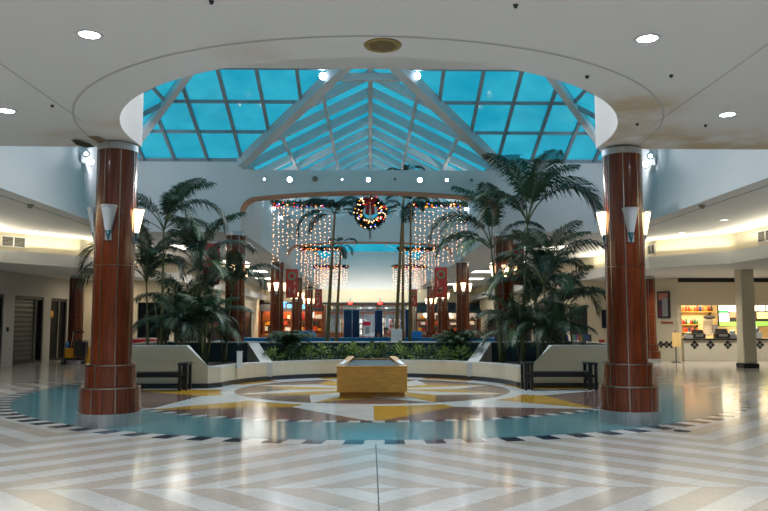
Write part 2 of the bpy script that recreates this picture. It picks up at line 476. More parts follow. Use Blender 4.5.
for y in (22.6, 21.25, 19.9):
    xh = 8-(24-y)*(4.45/5.85); xv = max(0.05, 4.15-(24-y)*(4.15/(24-APY)))
    for s in (-1, 1):
        fr.bar((s*xv,y,zb(y)), (s*xh,y,zb(y)), .07, .09, drop=.05)
        fr.bar((s*xh,y,zb(y)), (s*xh,36.3-y,zb(y)), .07, .09, drop=.05)
    fr.bar((-xh,36.3-y,zb(y)), (xh,36.3-y,zb(y)), .07, .09, drop=.05)
for s in (-1, 1):
    for ye in (13.5, 15, 16.5, 18.15, 19.8, 21.3, 22.8):
        t = 1-abs(ye-18.15)/5.85
        fr.bar((s*8,ye,EV), (s*(8-4.45*t),ye,EV+(RZ-EV)*t), .09, .12, drop=.07)
o = fr.build('glazing_bar', M['rafter'], w1)
vb = MB()
for s in (-1, 1):
    vb.bar((s*4.2,24.02,EV-.02), (s*.15,APY+.2,8.93), .3, .3, drop=.16)
    vb.bar((s*8.0,24.0,EV), (s*3.55,18.15,RZ), .2, .22, drop=.12)
    vb.bar((s*8.0,12.3,EV), (s*3.55,18.15,RZ), .2, .22, drop=.12)
vb.bar((-3.55,18.15,RZ), (3.55,18.15,RZ), .2, .22, drop=.12)
vb.build('valley_beam', M['frame'], w1)
tb = MB(); tb.bar((-1.2,20.25,8.36), (1.2,20.25,8.36), .16, .2)
for s in (-1, 1):
    tb.bar((s*.95,20.25,8.4), (s*.95,19.9,8.75), .08, .08); tb.bar((s*.95,20.25,8.4), (s*.45,19.4,8.8), .07, .07)
tb.build('tie_beam', M['frame'], w1)
tb = MB()
for s in (-1, 1):
    tb.bar((s*8.02, 24.05, EV-.06), (s*4.15, 24.05, EV-.06), .12, .12)
tb.build('eaves_bar', M['rafter'], w1)
gr = MB()
y = 21.4
while y < 48:
    for s in (-1, 1):
        xs = 4.15 if y > 24 else 4.15-(24-y)*(4.15/(24-APY))
        zs = 9.0-(2.1/4.15)*xs
        gr.bar((s*xs,y,zs), (0,y,9.0), .14, .25, drop=.14)
    y += 1.62
gr.build('rafter', M['frame'], w2)
gp = MB()
for s in (-1, 1):
    for fx in (1.35, 2.75):
        ys = 24-(4.15-fx)*((24-APY)/4.15)
        gp.bar((s*fx,ys,9.0-(2.1/4.15)*fx), (s*fx,64,9.0-(2.1/4.15)*fx), .09, .12, drop=.24)
gp.build('purlin', M['frame'], w2)
gp = MB(); gp.bar((0,APY,9.0), (0,64,9.0), .14, .34, drop=.18); gp.build('ridge_beam', M['frame'], w2)
gp = MB()
for s in (-1, 1): gp.bar((s*4.12,24.3,EV), (s*4.12,64,EV), .12, .14)
gp.build('eaves_bar', M['rafter'], w2)

# arched bridge beams across the gallery
def bridge(name, y0, y1, ztop, zc, ze, rad=.75, trim=None):
    pts = []; W = 4.15; n = 24
    xa = W-rad
    prof = []
    for k in range(9):                                   # rounded corner
        t = PI/2*k/8
        prof.append((-W+rad-rad*math.cos(t), ze-rad+rad*math.sin(t)))
    for k in range(1, n):
        x = -xa+2*xa*k/n; prof.append((x, ze+(zc-ze)*(1-(x/xa)**2)))
    prof += [(-x, z) for x, z in prof[:9][::-1]]
    poly = [(-W, ztop)] + prof + [(W, ztop)]
    struct(name, MB().prism(poly, y0, y1, axis='y'), M['paint'])
    tr = MB(); vs = []
    m = len(prof)
    for i, (x, z) in enumerate(prof):
        a = Vector(prof[max(0, i-1)]); b = Vector(prof[min(m-1, i+1)]); d = (b-a).normalized(); nn = Vector((-d.y, d.x))
        q = Vector((x, z))+nn*.035; q2 = Vector((x, z))-nn*.02
        vs += [(q2.x, y0-.05, q2.y), (q.x, y0-.05, q.y), (q.x, y0+.02, q.y), (q2.x, y1+.05, q2.y)]
    fs = []
    for i in range(m-1):
        for k in range(4): fs.append((i*4+k, i*4+4+k, i*4+4+(k+1) % 4, i*4+(k+1) % 4))
    struct(trim, tr.add(vs, fs), M['copper'])
bridge('wall_bridge_near', 24.0, 24.5, 6.52, 5.8, 5.6, .5, trim='trim_4')
bridge('wall_bridge_far', 38.0, 38.5, 6.95, 5.66, 5.5, .5, trim='trim_5')

# bulkheads, light coves and lower soffits down both sides
PATH = {}
for s, nm in ((1, 'right'), (-1, 'left')):
    p = [(s*11.9, 6), (s*11.9, 23.9), (s*10.1, 26.2), (s*9.9, 33), (s*9.0, 35), (s*9.0, 64)]
    q = [(s*11.55, 6), (s*11.55, 23.72), (s*9.76, 26.0), (s*9.56, 32.9), (s*8.66, 34.9), (s*8.66, 64)]
    PATH[s] = p
    struct(f'wall_bulkhead_{nm}', MB().wall(p, 3.5, H, -.1*s), M['cream'])
    struct(f'trim_cove_{nm}', MB().wall(q, 3.55, 3.88, -.07*s), M['paint'])
    so = MB()
    outer_ = [(s*22, 64), (s*22, 6)]
    so.prism(q + outer_, 3.48, 3.55)
    struct(f'ceiling_side_{nm}', so, M['ceil'])

# ---- lower walls, shuttered-shop side
LW = -13.3
wl = MB()
bays = [(8, 14.0), (15, 21), (22, 27.55), (28.4, 30.9), (31.6, 33.3)]
wl.box(LW-.3, LW, 6, 34, 2.62, 3.48)
prev = 6
for a, b in bays:
    wl.box(LW-.3, LW, prev, a, 0, 2.62); prev = b
wl.box(LW-.3, LW, prev, 34, 0, 2.62)
struct('wall_shops_left', wl, M['grey'])
wl = MB(); wl.box(LW, -10.45, 34, 34.3, 0, 3.48); wl.box(-10.45, -9.0, 34, 34.3, 2.5, 3.48); struct('wall_recess_left', wl, M['cream'])
struct('door_2', MB().box(-10.44, -9.05, 34.1, 34.2, 0, 2.5), M['darkglass'])
struct('wall_aisle_left', MB().box(-9.4, -9.1, 34.3, 62, 2.55, 3.48), M['cream'])
struct('wall_aisle_right', MB().box(9.1, 9.4, 34.3, 62, 2.55, 3.48), M['cream'])
# ---- lower walls, food-counter side
A_, B_ = (13.0, 31.5), (12.0, 32.9)
struct('wall_recess_right', MB().wall([(9.0, 34), (11.6, 34), (12.0, 32.9)], 0, 3.48, .25), M['cream'])
struct('wall_angled_right', MB().wall([B_, A_], 0, 3.48, .25), M['cream'])
struct('wall_grille_right', MB().box(13.0, 22, 31.5, 31.75, 2.32, 3.3), M['cream'])
struct('trim_6', MB().box(13.0, 22, 31.55, 31.7, 3.3, 3.48), M['black'])
struct('wall_kitchen', MB().box(12.9, 22, 35.2, 35.4, 0, 3.48), mat('warm_kitchen_wall', (236, 212, 160), .6, var=.06, scale=2))
struct('ceiling_kitchen', MB().box(13.0, 22, 31.75, 35.2, 2.9, 3.0), M['cream'])

# ------------------------------------------------------------------ wood-clad pillars and their sconces
def pillar_tree(label, group=None):
    t = thing('wood_pillar', label, 'pillar', kind='thing', group=group)
    MB().lathe([(.001,0),(.475,0),(.475,.2),(.001,.2)], 48, smooth=False).build('plinth', M['alu'], t)
    def ring(mb, r, z, h=.016): mb.lathe([(r-.02,z),(r+.006,z),(r+.006,z+h),(r-.02,z+h)], 48, smooth=False)
    def strips(mb, r, z0, z1, off):
        for k in range(8):
            T = Matrix.Rotation(off+k*PI/4, 4, 'Z')
            mb.box(r-.02, r+.007, -.008, .008, z0, z1, T=T)
    def clad(name, r, z0, z1, off, rings, rh=.022):
        o = MB().lathe([(r,z0),(r,z1)], 48).lathe([(.001,z0),(r,z0)], 48, smooth=False).lathe([(.001,z1),(r,z1)], 48, smooth=False).build(name, M['wood'], t)
        m = MB(); strips(m, r, z0, z1, off)
        for z in rings: ring(m, r, z, rh)
        m.build('metal_trim', M['brass'], o)
    clad('lower_tier', .46, .2, .6, PI/8+.1, [.575])
    clad('upper_tier', .385, .6, .95, PI/8+.1, [.925])
    clad('shaft', .31, .95, 4.36, PI/8+.1, [2.5], .007)
    MB().lathe([(.2,4.36),(.318,4.36),(.318,4.46),(.24,4.46),(.24,4.5),(.2,4.5)], 40, smooth=False).build('collar', M['alu'], t)
    return t
def sconce_tree(lit):
    t = thing('wall_sconce', '', 'sconce')
    sm = M['sconce'] if lit else M['frost']
    MB().lathe([(.048,0),(.062,.06),(.09,.2),(.125,.38)], 12, a0=-PI/2, a1=PI/2).lathe([(.001,.012),(.05,.012)], 12, a0=-PI/2, a1=PI/2).build('shade', sm, t)
    MB().lathe([(.122,.37),(.132,.37),(.132,.4),(.118,.4)], 12, a0=-PI/2, a1=PI/2, smooth=False).build('rim', M['alu'], t)
    MB().lathe([(.001,-.19),(.02,-.12),(.05,.0),(.001,.005)], 12, a0=-PI/2, a1=PI/2).build('tip', M['tealtip'], t)
    MB().box(-.02, .004, -.05, .05, -.15, .4).build('back_plate', M['alu'], t)
    return t
# near pair, then the colonnade down the gallery
PX = [(-4.11, 12.1, 'near pair standing in the teal ring'), (4.2, 12.25, 'near pair standing in the teal ring'),
      (-4.3, 24.0, 'first one behind the palm planter'), (4.3, 24.0, 'first one behind the palm planter'),
      (-4.3, 34.8, 'second one along the gallery'), (4.3, 34.8, 'second one along the gallery'),
      (-4.5, 46.5, 'third one along the gallery'), (4.5, 46.5, 'third one along the gallery'),
      (-4.7, 58.0, 'last one before the far shopfronts'), (4.7, 58.0, 'last one before the far shopfronts')]
pil0 = pillar_tree('x'); sc_on = sconce_tree(True); sc_off = sconce_tree(False)
used = {'p': False, 'on': False, 'off': False}
def take(key, proto):
    if not used[key]: used[key] = True; return proto
    return copy_tree(proto)
DIRW = {0: 'facing outward', 90: 'on the far face', 180: 'facing inward', 270: 'on the near face'}
for x, y, w in PX:
    s = 1 if x > 0 else -1
    o = take('p', pil0); o.location = (x, y, 0)
    o.rotation_euler.z = 0.0
    o['label'] = f'mahogany-clad pillar with steel strips, {w}, {SIDE[s]}'; o['group'] = 'mahogany pillars'
    for d in (270, 0, 180, 90):
        if d == 90 and y > 13: continue
        lit = not (y < 13 and d == 270) and not (y < 13 and x < 0 and d == 180)
        q = take('on' if lit else 'off', sc_on if lit else sc_off)
        a = math.radians(d)
        q.location = (x+.325*math.cos(a), y+.325*math.sin(a), 3.04); q.rotation_euler.z = a
        inward = (d == 180) == (s > 0)
        face = {270: 'near face', 90: 'far face'}.get(d, 'inner face' if inward else 'outer face')
        q['label'] = ('lit' if lit else 'unlit') + f' flared sconce, {face} of {SIDE[s]} pillar, ' + w.replace('first one behind', 'behind').replace('standing in the teal ring', 'in ring')
        q['group'] = 'flared wall sconces'
# single pillars by the recesses: same cladding, no sconces
for s in (-1, 1):
    o = copy_tree(pil0); o.location = (11.3 if s > 0 else -11.75, 30.3, 0); o.scale = (.9, .9, .77)
    o['label'] = ('mahogany pillar beside the yellow cleaning cart' if s < 0 else 'mahogany pillar next to the angled wall with the framed poster'); o['group'] = 'mahogany pillars'
# cream column in front of the food counter
t = thing('cream_column', 'plain cream column in front of the food counter', 'column', (13.4, 26.6, 0), kind='thing')
MB().box(-.24, .24, -.24, .24, .16, 3.48).build('shaft', M['cream'], t, bevel=.03)
MB().box(-.28, .28, -.28, .28, 0, .16).build('base', M['dark'], t, bevel=.01)

# ------------------------------------------------------------------ planters, benches, kiosk
t = thing('sunken_planter', 'pale tiled planter wall with black base curving behind the kiosk', 'planter', (0, 18.65, 0))
R0 = 3.72
arcp = [(R0*math.cos(PI*k/40), R0*math.sin(PI*k/40)) for k in range(41)]
path = [(6.5, 5.0), (6.5, -.05), (4.5, -.05), (3.96, -.05)] + arcp[1:-1] + [(-3.96, -.05), (-4.5, -.05), (-6.5, -.05), (-6.5, 5.0)]
zt = [1.0, 1.0, 1.0, .5] + [.47]*39 + [.5, 1.0, 1.0, 1.0]
# travel runs from +x round to -x, the soil side lies to the right
MB().wall(path, .1, zt, -.28).build('wall', M['planter'], t)
cp = [(p[0], p[1]) for p in path]
MB().wall([(p[0], p[1]) for p in path], zt, [z+.035 for z in zt], -.3).build('coping', M['cap'], t)
bs = MB()
pp = [(6.53, 5.0), (6.53, -.08), (3.94, -.08)] + [((R0-.03)*math.cos(PI*k/40), (R0-.03)*math.sin(PI*k/40)) for k in range(1, 40)] + [(-3.94, -.08), (-6.53, -.08), (-6.53, 5.0)]
bs.wall(pp, 0, .115, -.3); bs.build('base', M['basetile'], t)
# sloping dividers between the side beds and the middle bed
for s in (-1, 1):
    a = Vector((s*2.86, 2.38)); b = Vector((s*3.62, 4.75))
    d = (b-a).normalized(); n_ = Vector((-d.y, d.x))*.16
    P = [a-n_, b-n_, b+n_, a+n_]
    zz = [.49, 1.0, 1.0, .49]
    vs = [(p.x, p.y, .1) for p in P] + [(p.x, p.y, z) for p, z in zip(P, zz)]
    MB().add(vs, [(0,1,2,3),(4,5,6,7)]+[(i,(i+1) % 4,4+(i+1) % 4,4+i) for i in range(4)]).build('divider', M['cap'], t)
MB().box(-6.5, 6.5, 4.72, 4.9, .0, .97).build('back_wall', M['navywall'], t)
MB().box(-6.52, 6.52, 4.68, 4.95, .97, 1.01).build('back_coping', M['cap'], t)
so = MB()
for s in (-1, 1):
    a_ = [(s*4.1, .25), (s*6.2, .25), (s*6.2, 4.7), (s*3.75, 4.7), (s*3.0, 2.6)]
    arc2 = [((R0+.2)*math.cos(q)*s, (R0+.2)*math.sin(q)) for q in [math.radians(v) for v in (36, 28, 20, 12, 5)]]
    so.prism(a_ + arc2, .08, .4)
mid = [(-2.9, 2.7), (-3.5, 4.7), (3.5, 4.7), (2.9, 2.7)] + [((R0+.2)*math.cos(math.radians(v)), (R0+.2)*math.sin(math.radians(v))) for v in range(46, 135, 8)]
so.prism(mid, .08, .4)
so.build('soil', M['soil'], t)
# little marker post standing in the bed
t = thing('marker_post', 'small white marker post standing in the dark soil', 'marker', (-3.42, 19.9, .4), .3)
MB().box(-.07, .07, -.04, .04, 0, .42).build('post', M['paper'], t, bevel=.01)
MB().box(-.085, .085, -.055, .055, .42, .45).build('cap', M['cap'], t, bevel=.008)

def bench_tree():
    t = thing('bench', '', 'bench', group='black metal benches')
    for s in (-1, 1):
        e = MB()
        for yy in (-.2, .2):
            for xx in (-.075, .075): e.box(s*.765+xx-.032, s*.765+xx+.032, yy-.04, yy+.04, 0, .63)
        e.box(s*.765-.12, s*.765+.12, -.25, .25, .6, .65)
        e.box(s*.765-.07, s*.765+.07, -.2, .2, .3, .36)
        e.build('end_frame', M['black'], t, bevel=.008)
    b = MB()
    for k in range(5): b.box(-.73, .73, -.21+k*.088, -.14+k*.088, .385, .43)
    b.build('seat_slat', M['black'], t, bevel=.006)
    MB().box(-.73, .73, -.215, -.185, .31, .385).build('apron', M['black'], t)
    br = MB()
    for s in (-1, 1): br.prism([(s*.72, .16), (s*.72, .36), (s*.55, .36)], -.03, .03, axis='y')
    br.build('gusset_panel', M['black'], t)
    return t
b0 = bench_tree(); b0.location = (-5.16, 18.1, 0); b0['label'] = 'black metal bench before the planter wall, shuttered-shop side'
b1 = copy_tree(b0); b1.location = (4.53, 18.1, 0); b1['label'] = 'black metal bench before the planter wall, food-counter side'

t = thing('display_kiosk', 'golden oak display box standing alone in the middle of the star floor', 'kiosk', (.05, 16.3, 0))
bd = MB(); bd.prism([(-.76, 0), (.76, 0), (.52, .85), (-.52, .85)], .1, .64); bd.build('body', M['oak'], t, bevel=.01)
MB().prism([(-.7, .06), (.7, .06), (.47, .8), (-.47, .8)], 0, .1).build('plinth', M['oak2'], t)
MB().box(-.775, .775, -.015, .05, .625, .665).build('front_rail', M['oak'], t, bevel=.006)
for s in (-1, 1):
    P = [(s*.77, .03), (s*.6, .03), (s*.4, .84), (s*.54, .84)]; Z = [.665, .665, .84, .84]
    vs = [(x, y, .62) for x, y in P] + [(x, y, z) for (x, y), z in zip(P, Z)]
    r = MB().add(vs, [(0,1,2,3),(4,5,6,7)]+[(i,(i+1) % 4,4+(i+1) % 4,4+i) for i in range(4)]).build('side_rail', M['oak2'], t, bevel=.006)
    P = [(s*.72, .1), (s*.62, .1), (s*.53, .42), (s*.62, .42)]
    zf = lambda y: .672+(y-.03)*(.175/.81)
    vs = [(x, y, zf(y)-.004) for x, y in P] + [(x, y, zf(y)+.01) for x, y in P]
    MB().add(vs, [(0,1,2,3),(4,5,6,7)]+[(i,(i+1) % 4,4+(i+1) % 4,4+i) for i in range(4)]).build('label_plate', M['alu'], r)
MB().box(-.42, .42, .8, .86, .62, .79).build('back_rail', M['oak2'], t, bevel=.006)
vs = [(-.6, .06, .67), (.6, .06, .67), (.41, .8, .76), (-.41, .8, .76), (-.6, .06, .64), (.6, .06, .64), (.41, .8, .64), (-.41, .8, .64)]
MB().add(vs, [(0,1,2,3),(4,5,6,7),(0,1,5,4),(1,2,6,5),(2,3,7,6),(3,0,4,7)]).build('glass_top', mat('dark_teal_glass', (8, 50, 60), .35, var=.2, spec=.2), t)

# pool behind the planters
t = thing('fountain_pool', 'blue tiled pool behind the dark teal planter wall', 'pool', (0, 27.4, 0))
p_ = MB()
p_.box(-5.6, 5.6, 1.9, 2.2, 0, .98); p_.box(-5.6, 5.6, -2.2, -1.95, 0, .9); p_.box(-5.6, -5.35, -1.95, 1.9, 0, .93); p_.box(5.35, 5.6, -1.95, 1.9, 0, .93)
p_.build('rim', M['bluerim'], t)
MB().box(-5.35, 5.35, -1.95, 1.9, 0, .55).build('water', M['water'], t)
MB().box(-5.65, 5.65, 1.85, 2.25, .98, 1.01).build('coping', M['bluerim'], t)

# ------------------------------------------------------------------ palms
def frond_mesh(name, L, e0, droop, nl, width, seed, m, leafw=.034, vee=.3):
    rnd = random.Random(seed); mb = MB()
    P = []; p = Vector((0,0,0)); ns = 16
    for i in range(ns+1):
        t = i/ns; P.append(p.copy())
        e = e0 - droop*t**1.35
        p = p + Vector((math.cos(e), 0, math.sin(e)))*(L/ns)
    mb.tube(P, [.016*(1-.8*i/ns)*max(.7, L/1.8) for i in range(ns+1)], 5, 1)
    def pos(t):
        f = min(t*ns, ns-1e-6); i = int(f); return P[i].lerp(P[i+1], f-i), (P[i+1]-P[i]).normalized()
    for i in range(nl):
        t = .26+.73*i/(nl-1)
        c, d = pos(t)
        up = Vector((-d.z, 0, d.x)) if d.x >= 0 else Vector((-d.z, 0, d.x))
        l = width*(math.sin(PI*min(1, .18+.74*(t-.26)/.73))**.8)*rnd.uniform(.88, 1.08)
        for s in (-1, 1):
            dirv = (Vector((0, s, 0))*.85 + d*(.5+.5*t) + up*vee*rnd.uniform(.5, 1.3)).normalized()
            w = leafw*rnd.uniform(.85, 1.1)
            a = c + Vector((0, s*.004, 0)); ml = c + dirv*l*.5 + Vector((0,0,-.06*l)); tp = c + dirv*l*.93 + Vector((0,0,-.46*l*rnd.uniform(.6, 1.5)))
            sd = d*w*.5
            mb.add([a-sd*.5, a+sd*.5, ml+sd, ml-sd, tp], [(0,1,2,3),(3,2,4)], 0)
    return mb.mesh(name, [m, M['trunk']])
FR = {}
def fronds(kind):
    if kind not in FR:
        L, e0, dr, nl, w, m, lw = {
            'areca_up': (2.0, 1.4, 1.25, 60, .62, M['leaf'], .031), 'areca_mid': (2.0, 1.12, 1.8, 60, .6, M['leaf2'], .031),
            'areca_arch': (2.0, 1.22, 3.0, 60, .54, M['leaf2'], .031), 'areca_low': (1.8, .6, 1.9, 54, .56, M['leaf'], .031),
            'coco_up': (1.8, .9, 1.8, 34, .5, M['leaf2'], .06), 'coco_down': (1.8, .3, 2.0, 34, .5, M['leaf2'], .06),
            'bush': (1.0, 1.2, 1.6, 24, .3, M['leaf'], .034)}[kind]
        FR[kind] = [frond_mesh('frond_'+kind, L, e0+.1*j, dr*(1+.12*j), nl, w, len(FR)*7+j, m, lw) for j in range(2)]
    return FR[kind]
def palm(label, base, crown, plan, rt=.05, name='palm', group=None, stem='trunk', cat='palm', seed=1, extra=()):
    """plan: list of (kind, azimuth deg, scale)"""
    rnd = random.Random(seed)
    base, crown = Vector(base), Vector(crown)
    t = thing(name, label, cat, base, group=group)
    d = crown-base; n = 8
    pts = [Vector((d.x*(k/n)**1.3, d.y*(k/n)**1.3, d.z*k/n)) for k in range(n+1)]
    MB().tube(pts, [rt*(1.15-.65*k/n) for k in range(n+1)], 9).build('stem', M[stem], t)
    for x in extra:      # further stems of the clump, leaning outward, ending in a spear
        e = Vector(x); MB().tube([Vector((e.x*.15, e.y*.15, 0)), e*.55+Vector((0,0,.1*e.z)), e], [rt*.7, rt*.5, rt*.15], 7).build('stem', M[stem], t)
    for kind, az, sc in plan:
        me = rnd.choice(fronds(kind))
        o = link('frond', me, t, d + Vector((0,0,rnd.uniform(-.06, .05))))
        o.rotation_euler = (rnd.uniform(-.12, .12), rnd.uniform(-.12, .12), math.radians(az+rnd.uniform(-6, 6)))
        o.scale = (sc, sc, sc)
    return t
def ringplan(kinds, n, sc, off=0, seed=0):
    r = random.Random(seed)
    return [(kinds[i % len(kinds)], off+360*i/n, sc*r.uniform(.85, 1.12)) for i in range(n)]
SZ = .4
A = ['areca_up', 'areca_mid', 'areca_arch']
# planter bed, shuttered-shop side
palm('tall palm in the planter nearest the twin spotlights on the upper wall', (-5.6, 20.4, SZ), (-5.62, 20.4, 4.1),
     [('areca_arch', 178, 1.25), ('areca_up', 75, 1.0), ('areca_arch', 8, 1.2), ('areca_up', 35, 1.1), ('areca_up', 330, .95), ('areca_mid', 215, .9), ('areca_low', 20, .9), ('areca_mid', 300, .85), ('areca_low', 185, .9), ('areca_low', 330, .9), ('areca_arch', 320, .9)], .045, seed=3, name='areca_palm', group='planter palms', extra=[(.3,.2,2.4),(-.3,.1,2.0)])
palm('medium palm behind the bench with dense drooping fronds, shuttered-shop side', (-4.75, 21.6, SZ), (-4.95, 21.6, 3.15), ringplan(A+['areca_low'], 13, 1.0, 10, 2), .045, seed=4, name='areca_palm', group='planter palms', extra=[(.5,.1,2.2),(-.4,.2,2.6)])
palm('low bushy palm spilling over the soil by the white marker post', (-4.45, 20.4, SZ), (-4.45, 20.4, 1.25), ringplan(A+['areca_low'], 16, .8, 0, 3), .04, seed=5, name='areca_palm', group='planter palms', extra=[(.3,.3,1.6),(-.3,.2,1.9),(.1,-.2,1.4)])
palm('palm whose fronds reach out behind the near mahogany pillar', (-6.1, 20.9, SZ), (-6.2, 20.9, 2.75), [('areca_arch', 180, 1.35), ('areca_low', 178, 1.3)]+ringplan(A, 9, .95, 20, 4), .04, seed=6, name='areca_palm', group='planter palms')
palm('short palm at the back of the bed under the tall one', (-5.5, 22.3, SZ), (-5.5, 22.3, 1.5), ringplan(A+['areca_low'], 15, .95, 40, 5), .04, seed=7, name='areca_palm', group='planter palms', extra=[(.5,0,2.0),(-.6,0,2.2)])
palm('slim palm leaning beside the first gallery pillar, shuttered-shop side', (-4.3, 22.6, SZ), (-4.15, 22.6, 2.5), ringplan(['areca_mid','areca_arch','areca_up'], 11, .85, 15, 6), .04, seed=8, name='areca_palm', group='planter palms', extra=[(-.4,.1,2.0)])
palm('low dense palm at the front of the bed above the bench end, shuttered-shop side', (-5.0, 20.1, SZ), (-5.0, 20.1, 1.1), ringplan(A, 14, .75, 7, 31), .04, seed=31, name='areca_palm', group='planter palms', extra=[(.2,.2,1.4),(-.3,.2,1.6)])
# planter bed, food-counter side
palm('tallest planter palm, its upright crown reaching the blue skylight', (4.3, 21.2, SZ), (4.5, 21.2, 4.4),
     [('areca_up', 100, 1.45), ('areca_up', 195, 1.25), ('areca_up', 275, 1.3), ('areca_arch', 8, 1.75), ('areca_arch', -14, 1.5), ('areca_up', 345, 1.2), ('areca_mid', 165, 1.0), ('areca_mid', 185, .95), ('areca_up', 50, 1.3), ('areca_mid', 235, .9), ('areca_arch', 170, 1.0)], .05, seed=9, name='areca_palm', group='planter palms')
palm('palm with one broad upright frond and drooping ones over the light curtain', (3.85, 22.1, SZ), (3.6, 22.1, 3.8),
     [('areca_up', 130, 1.3), ('areca_up', 250, 1.15), ('areca_arch', 178, 1.35), ('areca_arch', 196, 1.15), ('areca_low', 170, 1.1), ('areca_low', 200, 1.0), ('areca_mid', 0, .95), ('areca_low', 320, .9), ('areca_low', 20, .95), ('areca_low', 230, .95)], .055, seed=10, name='areca_palm', group='planter palms', extra=[(.4,-.1,2.4),(-.2,.2,2.0)])
palm('wide palm arching over the bench, food-counter side', (4.9, 20.6, SZ), (4.8, 20.6, 2.6), ringplan(A+['areca_low'], 14, 1.1, 5, 7), .045, seed=11, name='areca_palm', group='planter palms', extra=[(.6,.1,2.2),(-.5,.1,2.4),(.25,.2,1.8)])
palm('palm at the planter end beside the near pillar, food-counter side', (5.6, 21.2, SZ), (5.45, 21.2, 1.8), [('areca_arch', 0, 1.1), ('areca_arch', 12, .95)]+ringplan(A+['areca_low'], 10, .85, 25, 8), .04, seed=12, name='areca_palm', group='planter palms', extra=[(.3,.2,1.8)])
palm('low thick palm clump at the corner of the dark soil bed', (4.15, 20.6, SZ), (4.15, 20.6, 1.15), ringplan(A+['areca_low'], 17, .85, 12, 9), .04, seed=13, name='areca_palm', group='planter palms', extra=[(.4,.2,1.6),(-.3,.3,1.9),(.1,-.2,1.5)])
palm('rear palm in front of the pillar with the large red banner', (5.05, 22.6, SZ), (5.0, 22.6, 2.2), ringplan(A, 13, .95, 33, 10), .045, seed=14, name='areca_palm', group='planter palms', extra=[(.5,.0,2.0)])
palm('low dense palm at the front of the bed above the bench, food-counter side', (5.0, 20.1, SZ), (5.0, 20.1, 1.0), ringplan(A, 14, .75, 17, 32), .04, seed=32, name='areca_palm', group='planter palms', extra=[(.2,.2,1.4),(-.3,.2,1.6)])
# thin tall palms standing in the pool
Cc = ['coco_up', 'coco_down']
for lab, b, c, pl, rt in [
    ('slender tall palm under the light curtain nearest the shuttered shops', (-1.52, 27.0, .55), (-1.28, 27.0, 5.5), [('areca_arch', 184, .85), ('areca_arch', -4, .8), ('areca_arch', 30, .7), ('coco_up', 0, .8), ('coco_down', 5, 1.0), ('coco_up', 175, .8), ('coco_down', 185, 1.05), ('coco_up', 90, .6), ('coco_up', 250, .7), ('coco_down', 330, .9), ('coco_down', 150, .8), ('coco_up', 300, .7), ('coco_up', 220, .7)], .07),
    ('shorter slender palm just behind the drooping tall one', (-1.28, 28.4, .55), (-1.1, 28.4, 4.5), ringplan(Cc, 6, .45, 20, 12), .06),
    ('tall palm beside the wreath with a narrow upright crown', (1.22, 28.2, .55), (1.27, 28.2, 5.75), [('areca_arch', 180, .6), ('coco_up', 90, .55), ('coco_up', 180, .5), ('coco_down', 200, .55), ('coco_up', 0, .5), ('coco_down', 270, .6), ('coco_up', 300, .5)], .06),
    ('tallest slender palm whose tip shows against the gallery skylight', (1.0, 29.0, .55), (1.38, 29.0, 7.35), ringplan(Cc, 8, .6, 10, 13), .07),
    ('slender palm standing nearest the far blue box', (1.4, 26.4, .55), (1.45, 26.4, 5.75), ringplan(Cc, 7, .65, 40, 14), .06)]:
    palm(lab, b, c, pl, rt, name='tall_palm', group='slender palms in the pool', stem='trunk2', seed=int(c[0]*100) % 50)
for s, w in ((-1, 'shuttered-shop side'), (1, 'food-counter side')):
    palm(f'leafy fern-like bush behind the hedge, {w}', (s*2.5+.1, 22.5, SZ), (s*2.5+.1, 22.5, .72), ringplan(['bush'], 22, .95, 0, 15)+[('areca_up', 30+i*52, .42) for i in range(7)]+[('areca_mid', 10+i*60, .4) for i in range(6)], .05, name='fern_bush', group='fern bushes', cat='bush', seed=20+s)

# hedge: one leafy plant, copied along the curved middle bed
def leafy_mesh(seed, m):
    r = random.Random(seed); mb = MB()
    for i in range(90):
        a = r.uniform(0, 2*PI); el = r.uniform(.1, 1.45); rad = r.uniform(.12, .3)
        c = Vector((math.cos(a)*math.cos(el)*rad, math.sin(a)*math.cos(el)*rad, .1+math.sin(el)*rad*1.25))
        d = (Vector((math.cos(a)*math.cos(el), math.sin(a)*math.cos(el), math.sin(el)*.6+r.uniform(-.3, .5)))).normalized()
        sd = d.cross(Vector((0,0,1))).normalized(); up = sd.cross(d)
        l = r.uniform(.1, .17); w = l*.42
        mb.add([c, c+d*l*.5+sd*w*.5+up*.01, c+d*l-Vector((0,0,.03)), c+d*l*.5-sd*w*.5+up*.01, c+d*l*.5-up*.015], [(0,1,4),(1,2,4),(2,3,4),(3,0,4)], 0)
    return mb.mesh('foliage', [m])
LM = [leafy_mesh(5, M['leaf3']), leafy_mesh(6, M['leaf']), leafy_mesh(8, M['leaf3'])]
st_m = MB(); st_m.tube([(0,0,0),(0.01,0,.2)], .02, 6); st_me = st_m.mesh('stem', [M['trunk']])
rnd = random.Random(4)
def hedge_plant(x, y, sc, k):
    t = thing('hedge_plant', 'low leafy green plant in the curved middle bed hedge', 'plant', (x, y, SZ), rnd.uniform(0, 6), group='hedge plants of the middle bed')
    o = link('foliage', LM[k % 3], t); o.scale = (sc, sc, sc*rnd.uniform(.95, 1.15))
    link('stem', st_me, t)
k = 0
for row, (y0, n) in enumerate(((22.62, 13), (22.98, 13))):
    for i in range(n):
        x = -2.75+5.5*i/(n-1)+rnd.uniform(-.06, .06)
        yy = 18.5+math.sqrt((R0+.42+row*.3)**2-x*x*.9)+rnd.uniform(-.05, .05)
        hedge_plant(x, min(yy, 22.95), 1.0+.08*row, k); k += 1

